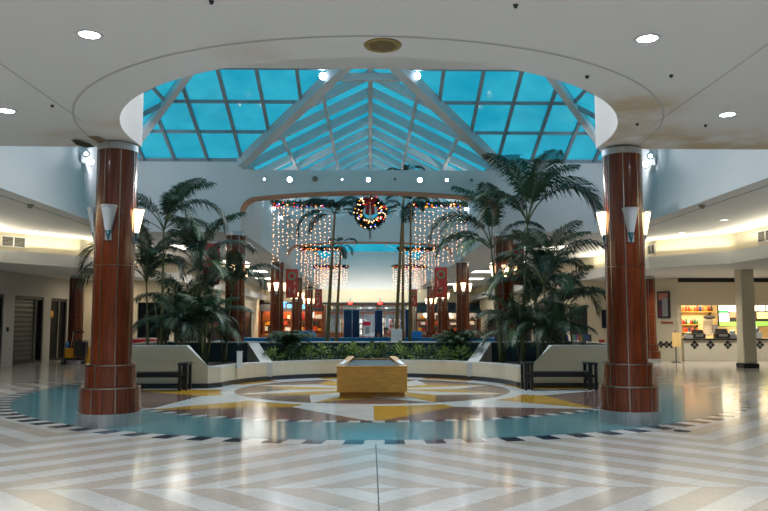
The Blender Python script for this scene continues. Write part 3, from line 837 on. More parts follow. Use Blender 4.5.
# ------------------------------------------------------------------ Christmas decorations
BULBS = [M['bulb_r'], M['bulb_o'], M['bulb_b'], M['bulb_w']]
def needles(mb, c, rnd, n, size):
    for _ in range(n):
        d = Vector((rnd.gauss(0,1), rnd.gauss(0,1), rnd.gauss(0,1))).normalized()
        sd = d.orthogonal().normalized()*.026
        mb.add([c-sd, c+sd, c+d*size+sd*.4, c+d*size-sd*.4], [(0,1,2,3)])
def light_curtain(label, y, x0, x1, z, drop, top, n=13):
    rnd = random.Random(int(y*10+x0*7))
    t = thing('light_curtain', label, 'light curtain', ((x0+x1)/2, y, z), group='garlands with light strands')
    w = x1-x0
    g = MB(); m = int(w/.05)
    for i in range(m+1):
        needles(g, Vector((-w/2+w*i/m, rnd.uniform(-.04,.04), rnd.uniform(-.04,.05))), rnd, 10, .17)
    g.tube([(-w/2,0,0),(w/2,0,0)], .085, 8)
    g.build('garland', M['pine'], t)
    b = MB(); b.tube([(-w/2, 0, -.06), (w/2, 0, -.06)], .006, 4, 3)
    for i in range(int(w*17)):
        b.ball((rnd.uniform(-w/2, w/2), -.13+rnd.uniform(-.02,.06), rnd.uniform(-.16, .02)), .02, rnd.choice((0,0,1,1,2,3)), 6, 4)
    b.build('coloured_lights', BULBS, t)
    for i in range(n):
        x = -w/2+.06+(w-.12)*i/(n-1); L = drop*rnd.choice((.62,.75,.88,1.0,1.0))
        ph = rnd.random(); s = MB(); s.tube([(x,0,-.05),(x+.01,0,-L)], .003, 4, 1)
        q = int(L/.15)
        for k in range(q): s.ball((x+rnd.uniform(-.025,.025), rnd.uniform(-.02,.02), -.14-(k+ph)*.15+rnd.uniform(-.05,.05)), .0148*(y/28)**.5, 0, 5, 4)
        s.build('light_strand', [M['fairy'], M['alu']], t)
    for s in (-1, 1):
        MB().tube([(s*w*.42,0,.03),(s*w*.42,0,top-z)], .008, 5).build('hanging_wire', M['alu'], t)
    return t
def roofz(x): return 9.0-(2.1/4.15)*abs(x)
for s in (-1, 1):
    for y, z, drop, word in ((27.6, 5.98, 2.15, 'nearest the bridge beam, strands longest'), (38.9, 5.42, 1.9, 'under the far bridge beam, middle of three'), (48.5, 5.2, 1.6, 'farthest along the gallery, smallest of three')):
        a, b = sorted((s*1.45, s*3.62))
        light_curtain(f'lit garland with hanging light strands {word}, {SIDE[s]}', y, a, b, z, drop, roofz(2.6))
t = thing('christmas_wreath', 'big lit wreath with a red bow hanging in the middle of the gallery opening', 'wreath', (0, 24.25, 5.17))
rnd = random.Random(3); g = MB()
for i in range(150):
    a = 2*PI*i/150
    needles(g, Vector((.4*math.cos(a)+rnd.uniform(-.05,.05), rnd.uniform(-.05,.05), .4*math.sin(a)+rnd.uniform(-.05,.05))), rnd, 10, .16)
g.tube([(.4*math.cos(2*PI*k/32), 0, .4*math.sin(2*PI*k/32)) for k in range(33)], .07, 8)
g.build('foliage', M['pine'], t)
b = MB(); b.tube([(.4*math.cos(2*PI*k/24), -.06, .4*math.sin(2*PI*k/24)) for k in range(25)], .006, 4, 3)
for i in range(85):
    a = rnd.uniform(0, 2*PI); r = .4+rnd.uniform(-.13, .14)
    b.ball((r*math.cos(a), -.12+rnd.uniform(-.02,.04), r*math.sin(a)), .02, rnd.choice((0,1,1,2,3,3,3)), 6, 4)
b.build('coloured_lights', BULBS, t)
bw = MB()
for s in (-1, 1):
    bw.add([(0,-.17,.36),(s*.15,-.2,.47),(s*.19,-.16,.36),(s*.13,-.2,.27),(s*.09,-.13,.36)], [(0,1,4),(1,2,4),(2,3,4),(3,0,4)])
    bw.add([(s*.0,-.17,.36),(s*.1,-.18,.36),(s*.14,-.17,-.08),(s*.03,-.17,-.12)], [(0,1,2,3)])
bw.ball((0,-.18,.36), .05)
bo = bw.build('bow', M['red'], t); bo.scale = (1.15, 1.3, 1.05)
so_ = bo.modifiers.new('thickness', 'SOLIDIFY'); so_.thickness = .012
MB().tube([(0,0,.47),(0,.0,.62)], .008, 5).build('hanging_wire', M['alu'], t)

def banner(label, px, y, ztop, w, h, group='red wreath banners', arm_x=None):
    x = (px-370)/750*y
    t = thing('hanging_banner', label, 'banner', (x, y, ztop), group=group)
    n = 10; vs = []; f = MB()
    for j in range(n+1):
        for i in range(7):
            vs.append((-w/2+w*i/6, .012*math.sin(i*1.3+j*.5)*j/n, -h*j/n))
    f.add(vs, [(j*7+i, j*7+i+1, (j+1)*7+i+1, (j+1)*7+i) for j in range(n) for i in range(6)], 0, True)
    c = f.build('cloth', M['banner'], t)
    so2 = c.modifiers.new('thickness', 'SOLIDIFY'); so2.thickness = .008
    pr = MB(); yo = -.03
    R1, R2 = w*.34, w*.2; cz = -h*.24; q = 20
    vs = [(r*math.cos(2*PI*k/q)*(1+.06*(k % 2)), yo, cz+r*math.sin(2*PI*k/q)*(1+.06*(k % 2))) for k in range(q) for r in (R1, R2)]
    pr.add(vs, [(2*k, 2*k+1, (2*k+3) % (2*q), (2*k+2) % (2*q)) for k in range(q)], 0)
    pr.lathe([(.001,0),(R2*.6,0)], 14, 2); nv = 28
    for i in range(len(pr.v)-nv, len(pr.v)):
        x_, y_, z_ = pr.v[i]; pr.v[i] = (x_, yo, cz+y_)
    rr = random.Random(int(px))
    for k in range(9):       # pale ribbon streaks drifting down the lower half
        x_ = rr.uniform(-.3, .3)*w; z_ = -h*rr.uniform(.46, .86); q_ = h*rr.uniform(.05, .11); d_ = rr.uniform(-.12, .12)*w
        pr.add([(x_,yo,z_+q_),(x_+w*.07,yo,z_+q_*.4),(x_+d_,yo,z_-q_),(x_-w*.05,yo,z_)], [(0,1,2,3)], 1)
    pr.build('wreath_print', [M['bannergreen'], M['bannerpale'], M['red']], t)
    ax = (arm_x - x) if arm_x is not None else 0
    b = MB(); b.tube([(-w/2 if ax > 0 else w/2, 0, .02), (ax, 0, .02)], .014, 6); b.tube([(-w/2,0,-h),(w/2,0,-h)], .012, 6)
    b.build('rod', M['alu'], t)
banner('large red wreath banner beside the tallest planter palm', 517, 23.95, 4.12, .52, 1.32, arm_x=4.6)
banner('red wreath banner half hidden by planter palms, shuttered-shop side', 212, 23.95, 4.12, .5, 1.32, arm_x=-4.6)
banner('red wreath banner on the second gallery pillar, shuttered-shop side', 292, 34.7, 4.05, .56, 1.32, arm_x=-4.0)
banner('red wreath banner on the second gallery pillar, food-counter side', 441, 34.7, 4.15, .58, 1.4, arm_x=4.0)
banner('small far red banner next to the third pillar, shuttered-shop side', 318.5, 46.4, 3.63, .46, 1.15, arm_x=-4.2)
banner('small far red banner next to the third pillar, food-counter side', 414, 46.4, 3.63, .4, 1.05, arm_x=4.2)

# ------------------------------------------------------------------ lamps
def downlight(label, x, y, z=H, r=.1, group='recessed downlights', m='lamp'):
    t = thing('recessed_downlight', label, 'ceiling light', (x, y, z), group=group)
    MB().lathe([(r,-.006),(r+.03,-.012),(r+.035,.0),(r,.0)], 28).build('trim_ring', M['paint'], t)
    MB().lathe([(.001,-.004),(r,-.004)], 28).build('lens', M[m], t)
for s in (-1, 1):
    downlight(f'bright round downlight inside the ceiling joint, nearest the viewer, {SIDE[s]}', s*2.84, 7.41)
    downlight(f'bright round downlight beyond the straight ceiling joint, {SIDE[s]}', s*5.0, 10.19)
t = thing('ceiling_speaker', 'brass-coloured round grille in the near ceiling above the wreath', 'speaker', (.13, 7.64, H))
MB().lathe([(.001,-.012),(.15,-.012),(.16,-.02),(.19,-.018),(.2,0),(.001,0)], 32).build('rim', mat('aged_brass', (150, 132, 84), .5, .5, .2, 30), t)
MB().lathe([(.001,-.016),(.14,-.016)], 28).build('grille', mat('brass_grille', (112, 96, 58), .6, .4, .4, 90), t)
for lab, x, y in [('small sprinkler head in the near ceiling by the top edge, shuttered-shop side', -1.44, 6.59), ('small sprinkler head near the twin wall spots, shuttered-shop side', -4.26, 9.91),
                  ('small sprinkler head inside the curved ceiling lip, food-counter side', 2.56, 8.59), ('small sprinkler head between the two downlights, food-counter side', 3.54, 8.54),
                  ('small sprinkler head by the straight joint, food-counter side', 4.94, 10.75), ('small sprinkler head at the top edge of the near ceiling, food-counter side', 1.33, 6.62),
                  ('small sprinkler head on the stained lip above the pillar, food-counter side', 3.91, 10.7)]:
    t = thing('sprinkler', lab, 'sprinkler', (x, y, H), group='sprinkler heads')
    MB().lathe([(.001,-.03),(.015,-.03),(.02,-.012),(.026,0),(.001,0)], 14).build('body', M['dark'], t)
# water stains and peeled plaster at the pillar heads
t = thing('peeling_plaster', 'dark torn plaster flap at the ceiling by the pillar top, shuttered-shop side', 'damage', (-4.62, 11.9, H-.008))
MB().add([(-.16,-.06,0),(-.06,-.12,-.01),(.04,-.07,-.02),(.14,-.04,-.04),(.19,.06,-.08),(.04,.05,-.09),(-.1,.04,-.05),(-.15,.0,0)], [(0,1,2,3,4,5,6,7)]).build('flap', mat('torn_plaster', (58, 50, 42), .9, var=.3), t)
t = thing('peeling_plaster', 'small curled plaster flap hanging above the collar of the shuttered-shop side pillar', 'damage', (-4.3, 11.6, H-.005))
MB().add([(-.12,0,0),(.05,-.03,0),(.16,.02,-.04),(.08,.03,-.1),(-.03,.02,-.05)], [(0,1,2,3,4)]).build('flap', mat('curled_plaster', (120, 104, 80), .9, var=.3), t)
# lamps along the bridge beam
for i, (px, py, m, r) in enumerate([(264, 179, 'lampsmall', .035), (289.5, 179.5, 'spotlamp', .085), (315, 178.5, None, .08), (342, 179.5, 'lampsmall', .03), (368.5, 179.5, 'spotlamp', .07),
                                 (395, 179, None, .04), (420, 180, 'lamp', .08), (447, 180, 'lamp', .05), (472, 180, None, .04)]):
    p = at(px, py, 23.8)
    words = ['outermost small lit', 'brightest, second from the end,', 'unlit bulky', 'small dim lit', 'bright middle', 'dark unlit slim', 'large lit', 'medium lit', 'dark outermost'][i]
    t = thing('spotlight', f'{words} spotlight on the bridge beam' + (' above the wreath' if i == 4 else (', shuttered-shop half' if i < 4 else ', food-counter half')), 'spotlight', (p.x, 23.99, p.z), group='bridge beam spotlights')
    MB().lathe([(.001,-.12),(r*.8,-.12),(r*1.15,.0),(r*1.05,.0),(r*.7,-.08),(.001,-.08)], 16).build('can', M['paint' if m else 'vent'], t).rotation_euler = (math.radians(112), 0, 0)
    o = MB().lathe([(.001,-.03),(r,-.03)], 16).build('lens', M[m] if m else M['vent'], t); o.rotation_euler = (math.radians(112), 0, 0)
    MB().tube([(0,-.03,.0),(0,-.03,.11),(0,.01,.11)], .012, 6).build('bracket', M['alu'], t)
    if m != None:
        ch = [c for c in t.children if c.name.startswith('can')]
    for c in t.children:
        if c.name.startswith(('can', 'lens')): c.location = (0, -.14, 0)
def twin_spot(label, x, y, z, s):
    t = thing('twin_spotlight', label, 'spotlight', (x, y, z), group='twin wall spotlights')
    MB().box(-.03 if s > 0 else -.0, .0 if s > 0 else .03, -.12, .12, -.1, .12).build('back_plate', M['paint'], t)
    for k, (dy, dz) in enumerate(((-.16, .12), (.14, -.06))):
        h = MB().lathe([(.001,-.14),(.06,-.14),(.105,.02),(.095,.02),(.001,-.01)], 16).build('lamp_head', M['paint'], t)
        h.location = (-s*.17, dy, dz); h.rotation_euler = (math.radians(75), 0, math.radians(-s*14))
        l = MB().lathe([(.001,.005),(.094,.005)], 16).build('lens', M['spotlamp'], h)
    MB().tube([(0,0,.1),(-s*.12,-.1,.12)], .015, 6).build('arm', M['paint'], t)
for s in (-1, 1): twin_spot(f'twin round spotlights high on the upper wall behind the near pillar, {SIDE[s]}', s*7.98, 20.6, 6.1, s)
for s in (-1, 1):
    for i, (px, py) in enumerate(((262.5, 197), (271.5, 208), (279, 217))):
        yy = 4.13/((370-px)/750)
        p = at(px, py, yy)
        t = thing('wall_downlight', f'small bright lamp on the gallery wall, {["nearest", "middle", "farthest"][i]} of three, {SIDE[s]}', 'wall light', (s*4.14, yy, p.z), group='gallery wall lamps')
        MB().lathe([(.001,-.05),(.06,-.05),(.075,.03),(.001,.03)], 14).build('housing', M['paint'], t).location = (-s*.08, 0, 0)
        MB().ball((-s*.09, -.05, -.03), .055, 0, 10, 6).build('lens', M['lamp'], t)
for s in (-1, 1):
    p = at(370+s*47, 76.5, 20.15)
    t = thing('spotlight', f'round spotlight clamped to the skylight tie beam, {SIDE[s]} end', 'spotlight', (p.x, 20.12, p.z), group='skylight spotlights')
    MB().lathe([(.001,-.12),(.07,-.12),(.1,.02),(.001,.0)], 16).build('can', M['paint'], t).rotation_euler = (math.radians(100), 0, 0)
    MB().lathe([(.001,.022),(.098,.022)], 16).build('lens', M['lamp'], t).rotation_euler = (math.radians(100), 0, 0)
    MB().tube([(0,0,0),(0,.1,.1)], .015, 6).build('bracket', M['alu'], t)
# soffit fittings in the side aisles
def soffit(label, px, py, kind):
    p = at(px, py, 10); d = (p-Vector((0,0,EYE))); q = Vector((0,0,EYE))+d*((H-EYE)/d.z)
    if kind == 'sprinkler':
        t = thing('sprinkler', label, 'sprinkler', (q.x, q.y, H), group='sprinkler heads'); MB().lathe([(.001,-.09),(.05,-.09),(.07,-.03),(.09,0),(.001,0)], 14).build('body', M['vent'], t)
    else: downlight(label, q.x, q.y, H, .1, 'aisle downlights', 'lampdim' if kind == 'dim' else 'lamp')
soffit('dim round downlight in the aisle soffit over the food column', 724, 220, 'dim')
soffit('dim round downlight in the aisle soffit near the pillar sconces, food-counter side', 682, 232.5, 'dim')
soffit('grey sprinkler in the aisle soffit, food-counter side', 702, 205, 'sprinkler')
soffit('grey sprinkler in the aisle soffit, shuttered-shop side', 30, 204.5, 'sprinkler')
soffit('dim round downlight in the aisle soffit over the shutters', 36, 231, 'dim')
# wall vents on the bulkheads
def vent(label, a, b, f, z, w=.62, h=.36):
    a, b = Vector(a), Vector(b); c = a.lerp(b, f); d = (b-a).normalized()
    t = thing('air_vent', label, 'vent', (c.x, c.y, z), math.atan2(d.y, d.x), group='bulkhead vents')
    side = 1 if Vector((-d.y, d.x)).dot(-c) > 0 else -1
    y0, y1 = sorted((0, side*.03))
    m = MB(); m.box(-w/2, w/2, y0, y1, -h/2, -h/2+.03); m.box(-w/2, w/2, y0, y1, h/2-.03, h/2); m.box(-w/2, -w/2+.03, y0, y1, -h/2, h/2); m.box(w/2-.03, w/2, y0, y1, -h/2, h/2); m.box(-.012, .012, y0, y1, -h/2, h/2)
    m.build('frame', M['paint'], t)
    g = MB()
    for k in range(7): g.bar((-w/2+.02, side*.014, -h/2+.05+k*(h-.1)/6), (w/2-.02, side*.014, -h/2+.05+k*(h-.1)/6), .02, .012)
    g.box(-w/2+.02, w/2-.02, min(0, side*.004), max(0, side*.004), -h/2+.02, h/2-.02, 1)
    g.build('grille', [M['vent'], M['dark']], t)
p = PATH[1]
vent('grey air vent low on the cream bulkhead beside the near pillar, food-counter side', p[2], p[3], .055, 4.2)
vent('grey air vent on the cream bulkhead above the food counter', p[0], p[1], .905, 4.2, .9)
p = PATH[-1]
vent('grey air vent on the cream bulkhead above the shutters', p[1], p[2], .2, 4.2, .8)

# ------------------------------------------------------------------ shuttered shops
def bay(label, a, b, kind, group='closed shopfront bays', name='shopfront'):
    t = thing(name, label, 'shopfront', (LW, (a+b)/2, 0), group=group); h = (b-a)/2
    fr = MB(); fr.box(-.2, -.04, -h+.006, -h+.08, 0, 2.6); fr.box(-.2, -.04, h-.08, h-.006, 0, 2.6); fr.box(-.2, -.04, -h+.08, h-.08, 2.5, 2.6); fr.box(-.2, -.04, -h+.08, h-.08, 0, .1)
    fr.build('frame', M['dark'], t)
    if kind == 'shutter':
        s = MB(); n = 26; hh = h-.08 if h < 1.2 else h-.08
        vs = []
        for k in range(n+1):
            z = .1+2.4*k/n; vs += [(-.15+.012*(k % 2), -hh, z), (-.15+.012*(k % 2), hh*.62, z)]
        s.add(vs, [(2*k, 2*k+1, 2*k+3, 2*k+2) for k in range(n)])
        s.box(-.2, -.17, -hh, hh*.62, .1, 2.5)
        s.build('shutter_slat', M['shutter'], t)
        MB().box(-.16, -.14, hh*.62+.04, hh, .1, 2.5).build('glass', M['darkglass'], t)
        MB().box(-.18, -.08, hh*.62, hh*.62+.04, .1, 2.5).build('guide', M['vent'], t)
    else:
        MB().box(-.14, -.12, -h+.08, h-.08, .1, 2.5).build('glass', M['darkglass'], t)
        MB().box(-.16, -.08, -.03+h*.2, .03+h*.2, .1, 2.5).build('mullion', M['vent'], t)
    return t
bay('closed dark shopfront bay nearest the viewer beside the pale posts', 22, 27.55, 'glass')
bay('grey roller shutter bay between two pale posts', 28.4, 30.9, 'shutter')
bay('narrow dark glazed bay beside the mahogany pillar', 31.6, 33.3, 'glass')
bay('closed grey shutter bay before the near dark bay', 15, 21, 'shutter')
bay('closed dark bay first along the shop wall', 8, 14, 'glass')
t = thing('card_reader', 'small black box on the pale post beside the roller shutter', 'switch box', (LW+.0, 27.9, 1.35)); MB().box(0, .05, -.05, .05, -.08, .08).build('box', M['black'], t, bevel=.01)
t = thing('yellow_sticker', 'yellow round sticker on the narrow dark glass', 'sticker', (LW-.115, 32.0, 1.95)); MB().lathe([(.001,0),(.15,0),(.15,.004),(.001,.004)], 20).build('disc', M['yellow'], t).rotation_euler = (0, PI/2, 0)
# cleaning cart
t = thing('cleaning_cart', 'cleaning cart with yellow bucket and dark sack parked by the mahogany pillar', 'cart', (-11.35, 29.2, 0), .15)
MB().box(-.42, .42, -.22, .22, .16, .24).build('tray', M['dark'], t, bevel=.02)
for s in (-1, 1):
    for e in (-1, 1):
        w = MB().lathe([(.001,-.025),(.06,-.025),(.07,0),(.06,.025),(.001,.025)], 14).build('wheel', M['black'], t); w.location = (s*.36, e*.17, .075); w.rotation_euler = (PI/2, 0, 0)
bk = MB(); bk.prism([(-.3, -.17), (.02, -.17), (.06, .17), (-.3, .17)], .24, .62); bk.build('mop_bucket', M['yellow'], t, bevel=.03)
sk = MB(); sk.add([(.1,-.2,.3),(.42,-.2,.3),(.42,.2,.3),(.1,.2,.3),(.06,-.23,.86),(.46,-.23,.86),(.46,.23,.86),(.06,.23,.86)], [(0,1,2,3),(0,1,5,4),(1,2,6,5),(2,3,7,6),(3,0,4,7)]); sk.build('waste_sack', M['dark'], t)
fr = MB()
for x, y in ((.06,-.22),(.46,-.22),(.46,.22),(.06,.22)): fr.tube([(x,y,.2),(x,y,.9)], .014, 6)
fr.tube([(.06,-.22,.9),(.46,-.22,.9),(.46,.22,.9),(.06,.22,.9),(.06,-.22,.9)], .014, 6); fr.build('frame', M['black'], t)
mp = MB(); mp.tube([(-.14,0,.4),(-.05,.02,1.25)], .014, 6); mp.build('mop_handle', M['alu'], t)
mh = MB(); mh.tube([(.22,-.05,.8),(.2,-.06,1.2)], .014, 6); mh.box(.06, .36, -.1, -.02, 1.2, 1.27); mh.build('broom', M['black'], t)
bt = MB().lathe([(.001,.62),(.06,.62),(.06,.8),(.03,.86),(.03,.9),(.001,.9)], 12).build('spray_bottle', M['blue'], t); bt.location = (-.24, -.05, -.02)
t = thing('yellow_caution_sign', 'yellow folding caution sign standing behind the near pillar', 'caution sign', (-11.15, 30.2, 0), .3)
for e in (-1, 1): MB().add([(-.15,e*.16,0),(.15,e*.16,0),(.11,e*.02,.6),(-.11,e*.02,.6),(-.15,e*.18,0),(.15,e*.18,0),(.11,e*.035,.6),(-.11,e*.035,.6)], [(0,1,2,3),(4,5,6,7),(0,1,5,4),(1,2,6,5),(2,3,7,6),(3,0,4,7)]).build('panel', M['yellow'], t)
MB().box(-.05, .05, -.04, .04, .59, .65).build('handle', M['yellow'], t, bevel=.01)

# ------------------------------------------------------------------ food counter side
ang = math.atan2(B_[1]-A_[1], B_[0]-A_[0])
nrm = Vector((-math.sin(ang), math.cos(ang)))      # points into the hall?
if nrm.dot(Vector((-A_[0], -A_[1]))) < 0: nrm = -nrm
def on_angled(f, off=0.0):
    return Vector((A_[0]+(B_[0]-A_[0])*f+nrm.x*off, A_[1]+(B_[1]-A_[1])*f+nrm.y*off))
rz = math.atan2(nrm.y, nrm.x)+PI/2                  # local -y faces the hall
c = on_angled(.37, .06)
t = thing('framed_poster', 'framed poster with dark border on the angled wall beside the counter', 'poster', (c.x, c.y, 2.36), rz)
fr = MB(); W2, H2 = .29, .57
fr.box(-W2, W2, -.02, .05, H2-.05, H2); fr.box(-W2, W2, -.02, .05, -H2, -H2+.05); fr.box(-W2, -W2+.05, -.02, .05, -H2+.05, H2-.05); fr.box(W2-.05, W2, -.02, .05, -H2+.05, H2-.05)
fr.build('frame', M['black'], t)
pic = MB(); pic.box(-W2+.05, W2-.05, 0, .04, -H2+.05, H2-.05, 0)
pic.add([(-.23,-.006,.2),(.23,-.006,.2),(.23,-.006,.5),(-.23,-.006,.5)], [(0,1,2,3)], 1)
pic.add([(-.06,-.008,-.5),(.2,-.008,-.5),(.2,-.008,.25),(.05,-.008,.35),(-.06,-.008,.25)], [(0,1,2,3,4)], 2)
pic.add([(-.23,-.008,-.5),(-.1,-.008,-.5),(-.14,-.008,-.1),(-.23,-.008,.0)], [(0,1,2,3)], 3)
pic.build('picture', [mat('dim_print', (70, 52, 62), .4, var=.4, scale=6), mat('pink_print', (190, 120, 104), .4, var=.2), mat('pale_figure', (150, 156, 158), .4, var=.25, scale=6), mat('magenta_print', (132, 46, 66), .4, var=.3, scale=12)], t)
c = on_angled(.3, .03)
t = thing('wall_lettering', 'small red lettering on the wall under the framed poster', 'lettering', (c.x, c.y, 1.6), rz)
def text(s, size, m, parent, loc=(0,0,0), rot=(PI/2,0,0), name='lettering', ext=.008):
    cu = bpy.data.curves.new(name, 'FONT'); cu.body = s; cu.size = size; cu.extrude = ext; cu.align_x = 'CENTER'; cu.align_y = 'CENTER'
    tmp = bpy.data.objects.new(name, cu); COL.objects.link(tmp)
    me = bpy.data.meshes.new_from_object(tmp); bpy.data.objects.remove(tmp)
    me.materials.clear(); me.materials.append(m)
    o = link(name, me, parent, loc); o.rotation_euler = rot; return o
text('Sweets', .2, M['red'], t)

t = thing('food_counter', 'long tiled food counter with black diamond pattern and dark top', 'counter', (17.4, 31.5, 0))
MB().box(-4.2, 4.6, 0, .5, 0, .86).build('front_panel', tile_material('cream_counter_tile', (206, 200, 184), (186, 180, 164), .16, .16), t)
dm = MB()
def diamond(mb, x, z, q, o=-.006, T=None):
    for dx, dz in ((-1,0),(1,0),(0,1),(0,-1)):
        cx_, cz_ = x+dx*q*1.02, z+dz*q*1.02
        vs = [Vector(p) for p in ((cx_-q*.92,o,cz_),(cx_,o,cz_-q*.92),(cx_+q*.92,o,cz_),(cx_,o,cz_+q*.92))]
        if T is not None: vs = [T @ v for v in vs]
        mb.add(vs, [(0,1,2,3)])
for px in (695, 711, 728.5, 745, 761, 777):
    dm = MB(); diamond(dm, (px-370)/750*31.5-17.4, .66, .098); dm.build('diamond_inlay', M['black'], t)
MB().box(-4.2, 4.6, -.14, .55, .86, .93).build('counter_top', M['black'], t, bevel=.01)
MB().box(-4.2, 4.6, .02, .5, 0, .05).build('kick_board', M['cap'], t)
dm = MB(); T = Matrix.Translation((on_angled(0).x, on_angled(0).y, 0)) @ Matrix.Rotation(rz, 4, 'Z')
L_ = (Vector(B_)-Vector(A_)).length
for f in (.5, .34, .2):
    diamond(dm, (f*L_ if (T @ Vector((1,0,0)) - T @ Vector((0,0,0))).to_2d().dot(Vector(B_)-Vector(A_)) > 0 else -f*L_), .66, .085, -.008, T)
o = dm.build('diamond_pattern', M['black']); tag(o, 'black diamond tiles low on the angled wall under the poster', 'wall tiles')
# menu boards
def menu_board(label, px0, px1, cells):
    y = 34.6; x0, x1 = (px0-370)/750*y, (px1-370)/750*y; cx_ = (x0+x1)/2; w = (x1-x0)/2
    t = thing('menu_board', label, 'menu board', (cx_, y, 2.03), group='lit menu boards')
    MB().box(-w, w, 0, .12, -.62, .52).build('case', M['dark'], t)
    for nm, m, a, b, z0, z1 in cells:
        MB().box(-w+2*w*a+.02, -w+2*w*b-.02, -.02, .0, z0, z1).build(nm, M[m], t)
menu_board('lit menu board with green panels next to the cream column', 720.5, 738.5,
    [('header_panel', 'menu', 0, .55, .12, .5), ('header_panel', 'menu', .55, 1, .06, .5), ('green_panel', 'menu_dg', 0, .55, .0, .12), ('picture_panel', 'menu', .0, .6, -.38, 0), ('picture_panel', 'menu_r', .62, 1, -.2, .04), ('picture_panel', 'menu_y', .16, .5, -.3, -.12), ('green_panel', 'menu_g', 0, 1, -.6, -.4)])
menu_board('lit menu board on the outer side of the cream column', 752, 775,
    [('header_panel', 'menu', 0, .35, .1, .5), ('header_panel', 'menu', .37, .7, .1, .5), ('header_panel', 'menu', .72, 1, .1, .5), ('picture_panel', 'menu_r', 0, .2, -.35, .06), ('picture_panel', 'menu_y', .3, 1, -.25, .04), ('green_panel', 'menu_g', 0, 1, -.6, -.38)])
# shelves with bottles and jars
def shelf(label, px0, px1, z):
    y = 34.9; x0, x1 = (px0-370)/750*y, (px1-370)/750*y
    t = thing('wall_shelf', label, 'shelf', ((x0+x1)/2, y, z), group='kitchen wall shelves'); w = (x1-x0)/2
    MB().box(-w, w, 0, .28, -.04, 0).build('board', M['oak'], t)
    for s in (-1, 1): MB().prism([(.02, -.04), (.27, -.04), (.27, -.22)], s*w*.8-.02, s*w*.8+.02, axis='x').build('bracket', M['dark'], t)
    return x0, x1, y
JC = [mat(f'jar_{i}', c, .35, var=.1) for i, c in enumerate([(190,70,30),(220,150,40),(40,110,70),(30,60,140),(150,30,40),(230,220,200),(70,50,30),(220,110,40)])]
def jars(x0, x1, y, z, n, label, group, seed):
    r = random.Random(seed)
    for i in range(n):
        x = x0+.1+(x1-x0-.2)*i/(n-1); h = r.uniform(.14, .27); rad = r.uniform(.04, .06)
        t = thing('jar', label, 'jar', (x, y+.13, z), group=group)
        MB().lathe([(.001,0),(rad,0),(rad,h*.7),(rad*.5,h*.85),(rad*.5,h),(.001,h)], 12).build('body', JC[r.randrange(8)], t)
        MB().lathe([(.001,h),(rad*.55,h),(rad*.55,h+.04),(.001,h+.04)], 10).build('lid', JC[r.randrange(8)], t)
x0, x1, y = shelf('upper wooden shelf of jars under the kitchen ceiling', 681, 717, 2.12); jars(x0, x1, y, 2.12, 12, 'coloured jar standing on the upper kitchen shelf', 'jars on the upper kitchen shelf', 1)
x0, x1, y = shelf('lower wooden shelf of bright jars in the kitchen', 682, 702, 1.52); jars(x0, x1, y, 1.52, 8, 'coloured jar standing on the lower kitchen shelf', 'jars on the lower kitchen shelf', 2)
x0, x1, y = shelf('lowest kitchen shelf holding orange packets', 684, 702, 1.16); jars(x0, x1, y, 1.16, 6, 'packet or jar standing on the lowest kitchen shelf', 'jars on the lowest kitchen shelf', 5)
t = thing('hanging_sign', 'dark oval sign hanging in the kitchen below the upper shelf', 'sign', ((711-370)/750*34.8, 34.8, 1.84))
MB().lathe([(.001,-.03),(.3,-.03),(.34,0),(.3,.03),(.001,.03)], 24).build('panel', M['dark'], t).rotation_euler = (PI/2, 0, 0)
t.scale = (.85, 1, .3)
t = thing('notice_sheet', 'grey notice sheet pinned on the kitchen wall under the oval sign', 'notice', ((710-370)/750*35.1, 35.16, 1.4)); MB().box(-.22, .22, 0, .02, -.42, .36).build('sheet', mat('grey_sheet', (168, 162, 150), .7, var=.3, scale=18), t)
t = thing('notice_sheet', 'small bluish notice sheet on the kitchen wall near the menu board', 'notice', ((717-370)/750*35.1, 35.16, 1.3)); MB().box(-.14, .14, 0, .02, -.18, .18).build('sheet', mat('blue_sheet', (130, 130, 150), .7, var=.3, scale=18), t)
def appliance(label, name, px, w, h, m, kind):
    x = (px-370)/750*31.7
    t = thing(name, label, name.replace('_', ' '), (x, 31.72, .93))
    MB().box(-w, w, -.14, .14, 0, h*.55).build('base', M[m], t, bevel=.015)
    if kind == 'till':
        MB().prism([(-.1, h*.55), (.12, h*.55), (.12, h), (.02, h)], -w*.8, w*.8, axis='x').build('screen', M['dark'], t)
        MB().box(-w*.6, w*.6, -.15, -.142, h*.2, h*.45).build('keypad', M['vent'], t)
    else:
        MB().lathe([(.001,h*.55),(w*.7,h*.55),(w*.75,h*.9),(w*.3,h),(.001,h)], 14).build('hopper', M['alu' if kind == 'alu' else m], t)
appliance('black cash register on the counter below the orange shelf', 'cash_register', 699, .27, .36, 'black', 'till')
appliance('black cash register on the counter beside the cream column', 'cash_register', 723, .3, .4, 'black', 'till')
appliance('pale rounded dispenser at the counter end by the angled wall', 'dispenser', 689, .16, .26, 'cap', 'alu')
appliance('steel warmer on the counter touching the cream column outline', 'food_warmer', 734, .16, .34, 'alu', 'alu')
appliance('green-lit drink machine on the counter beyond the cream column', 'drink_machine', 757, .22, .5, 'frost', 'alu')
t = thing('menu_stand', 'cream menu card on a slim black floor stand before the counter', 'menu stand', ((676-370)/750*30.2, 30.2, 0))
MB().tube([(0,0,.02),(0,0,1.28)], .022, 8).build('pole', M['black'], t)
MB().lathe([(.001,0),(.2,0),(.18,.025),(.001,.03)], 20).build('base', M['black'], t)
MB().box(-.16, .2, -.05, -.025, .62, 1.2).build('card', mat('cream_card', (232, 196, 132), .6, var=.05), t)
t = thing('floor_outlet', 'small dark round cover set in the floor near the column reflections', 'floor cover', (4.62, 11.2, 0)); MB().lathe([(.12,0),(.12,.006),(.001,.008)], 20).build('cover', M['dark'], t)
